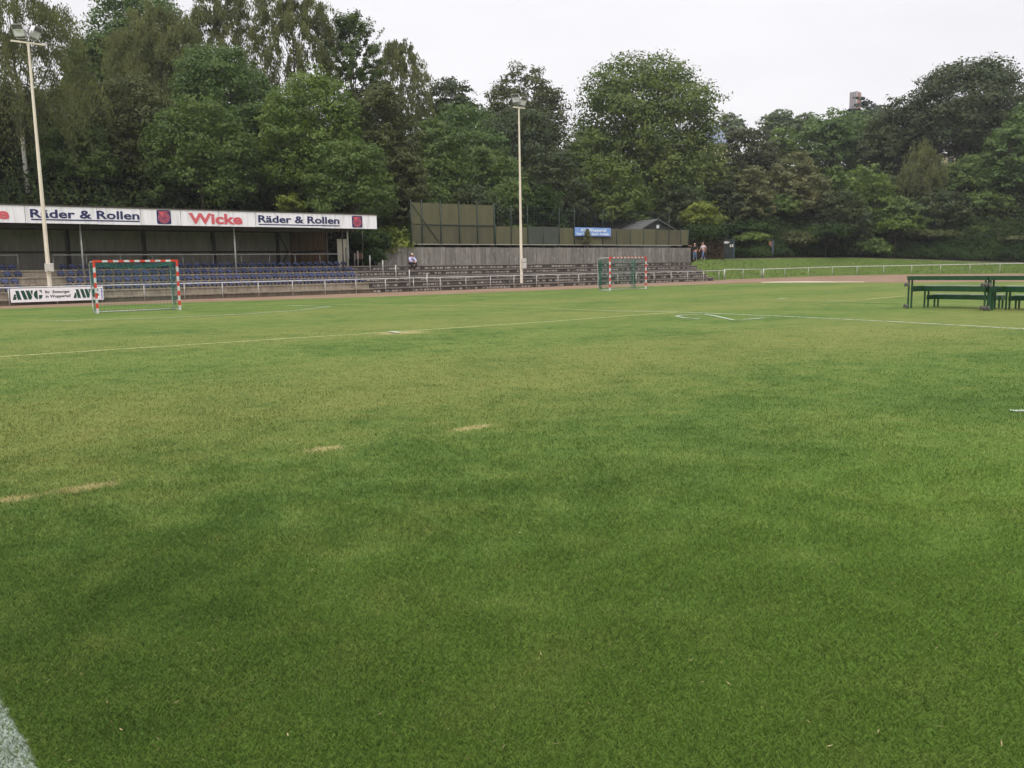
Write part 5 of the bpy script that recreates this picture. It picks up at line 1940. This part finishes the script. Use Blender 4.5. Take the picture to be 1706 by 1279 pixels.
T('bush', 'grey-green weed clump at the right end of the bank', 'bush', 1694, 398, 60, 104, 'willow', 'bush', 432, dens=1.3)
T('bush', 'leafy clump on the bank left of the layered bush', 'bush', 1375, 372, 90, 107, 'ivy', 'bush', 400, dens=1.2)
T('small_conifer', 'small ragged conifer growing in front of the blue club banner', 'plant', 979, 379, 17, 57.1 / (CT - az(979) * ST), 'willow', 'cone', 410, zb=3.1, dens=2)

# --- creeper wall behind the walkers
def creeper_wall():
    d = rail_depth(1190) + 7.5
    a, b = on_d(1147, 430, d), on_d(1205, 430, d)
    zt = on_d(1180, 388, d).z
    zb = 1.7
    root = thing('creeper_wall', 'dark wall overgrown with dry brown creeper behind the two walkers', 'wall', Vector((a.x, d, zb)), 0)
    W, H = b.x - a.x, zt - zb
    MB().box((0, .15, 0), (W, .4, H)).build('wall_face', M['earth'], root)
    n = 6500
    C = np.stack([rng.uniform(0, W, n), rng.normal(.06, .10, n), rng.uniform(0, H, n)], 1)
    N = unit(np.array([0, -1, .35]) + rng.normal(size=(n, 3)) * .6)
    np_mesh('creeper', leaf_quads(C, N, .26), 4, LEAF['brown'], parent=root)
    n = 2600
    C = np.stack([rng.uniform(-.4, W + .3, n), rng.normal(.05, .30, n), H + rng.normal(0, .35, n)], 1)
    N = unit(np.array([0, -.6, .7]) + rng.normal(size=(n, 3)) * .6)
    np_mesh('overhang', leaf_quads(C, N, .3), 4, LEAF['ivy'], parent=root)
creeper_wall()

# --- ground cover nobody could count
def scatter(name, label, px0, px1, t0, t1, n, leaf, size, hgt, clump=.5, cat='undergrowth', jit=None):
    """leaves over the hill between the fractions t0..t1 (row numbers of the hill profile)"""
    px = rng.uniform(px0, px1, n)
    t = rng.uniform(t0, t1, n)
    C = np.zeros((n, 3))
    H_ = np.array(HDATA)
    u_ = np.clip((px - HCOLS[0]) / 12.0, 0, len(HCOLS) - 1.001)
    ci = u_.astype(int); fx = (u_ - ci)[:, None]
    j_ = t.astype(int); k_ = (t - j_)[:, None]
    lo = H_[ci, j_] * (1 - k_) + H_[ci, j_ + 1] * k_
    hi = H_[ci + 1, j_] * (1 - k_) + H_[ci + 1, j_ + 1] * k_
    dz = lo * (1 - fx) + hi * fx
    C[:, 0] = np.array([az_fast(q) for q in px]) * dz[:, 0]
    C[:, 1] = dz[:, 0]
    C[:, 2] = dz[:, 1]
    bump = np.abs(np.sin(px * .11 + C[:, 1] * .9) * np.sin(px * .043 + C[:, 1] * .37 + 2)) ** .7
    C[:, 2] += rng.uniform(0, 1, n) ** .7 * hgt * (1 - clump + clump * 1.6 * bump)
    N = unit(np.array([0, -.6, .7]) + rng.normal(size=(n, 3)) * .6)
    o = np_mesh(name, leaf_quads(C, N, size), 4, LEAF[leaf])
    return tag(o, label, cat, None, 'stuff')

_azt = [az(p) for p in range(-720, 2520, 20)]
def az_fast(p):
    i = (p + 720) / 20
    j = int(i)
    return _azt[j] + (_azt[j + 1] - _azt[j]) * (i - j)

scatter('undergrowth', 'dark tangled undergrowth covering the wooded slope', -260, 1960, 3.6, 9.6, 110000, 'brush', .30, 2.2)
scatter('ivy', 'green ivy and weeds covering the bank above the grass', 1196, 1960, 3.0, 5.0, 80000, 'ivy', .21, .75, .7, 'ivy')
scatter('bank_grass', 'rough grass growing on the bank beyond the track bend', 1160, 1960, 0.05, 1.0, 16000, 'bright', .13, .10, .2, 'grass')

# ------------------------------------------------------------------ the damp summer air
def air():
    m = bpy.data.materials.new('thin_haze')
    m.use_nodes = True
    t = m.node_tree
    t.nodes.remove(t.nodes['Principled BSDF'])
    v = t.nodes.new('ShaderNodeVolumePrincipled')
    v.inputs['Color'].default_value = (.93, .95, 1.0, 1)
    v.inputs['Density'].default_value = HAZE
    v.inputs['Anisotropy'].default_value = .3
    t.links.new(v.outputs[0], t.nodes['Material Output'].inputs['Volume'])
    o = MB().box((-420, -60, -1.0), (520, 620, 95)).build('haze', m)
    tag(o, kind='stuff', label='thin pale summer haze in the air over the ground', cat='haze')
HAZE = .0003
air()
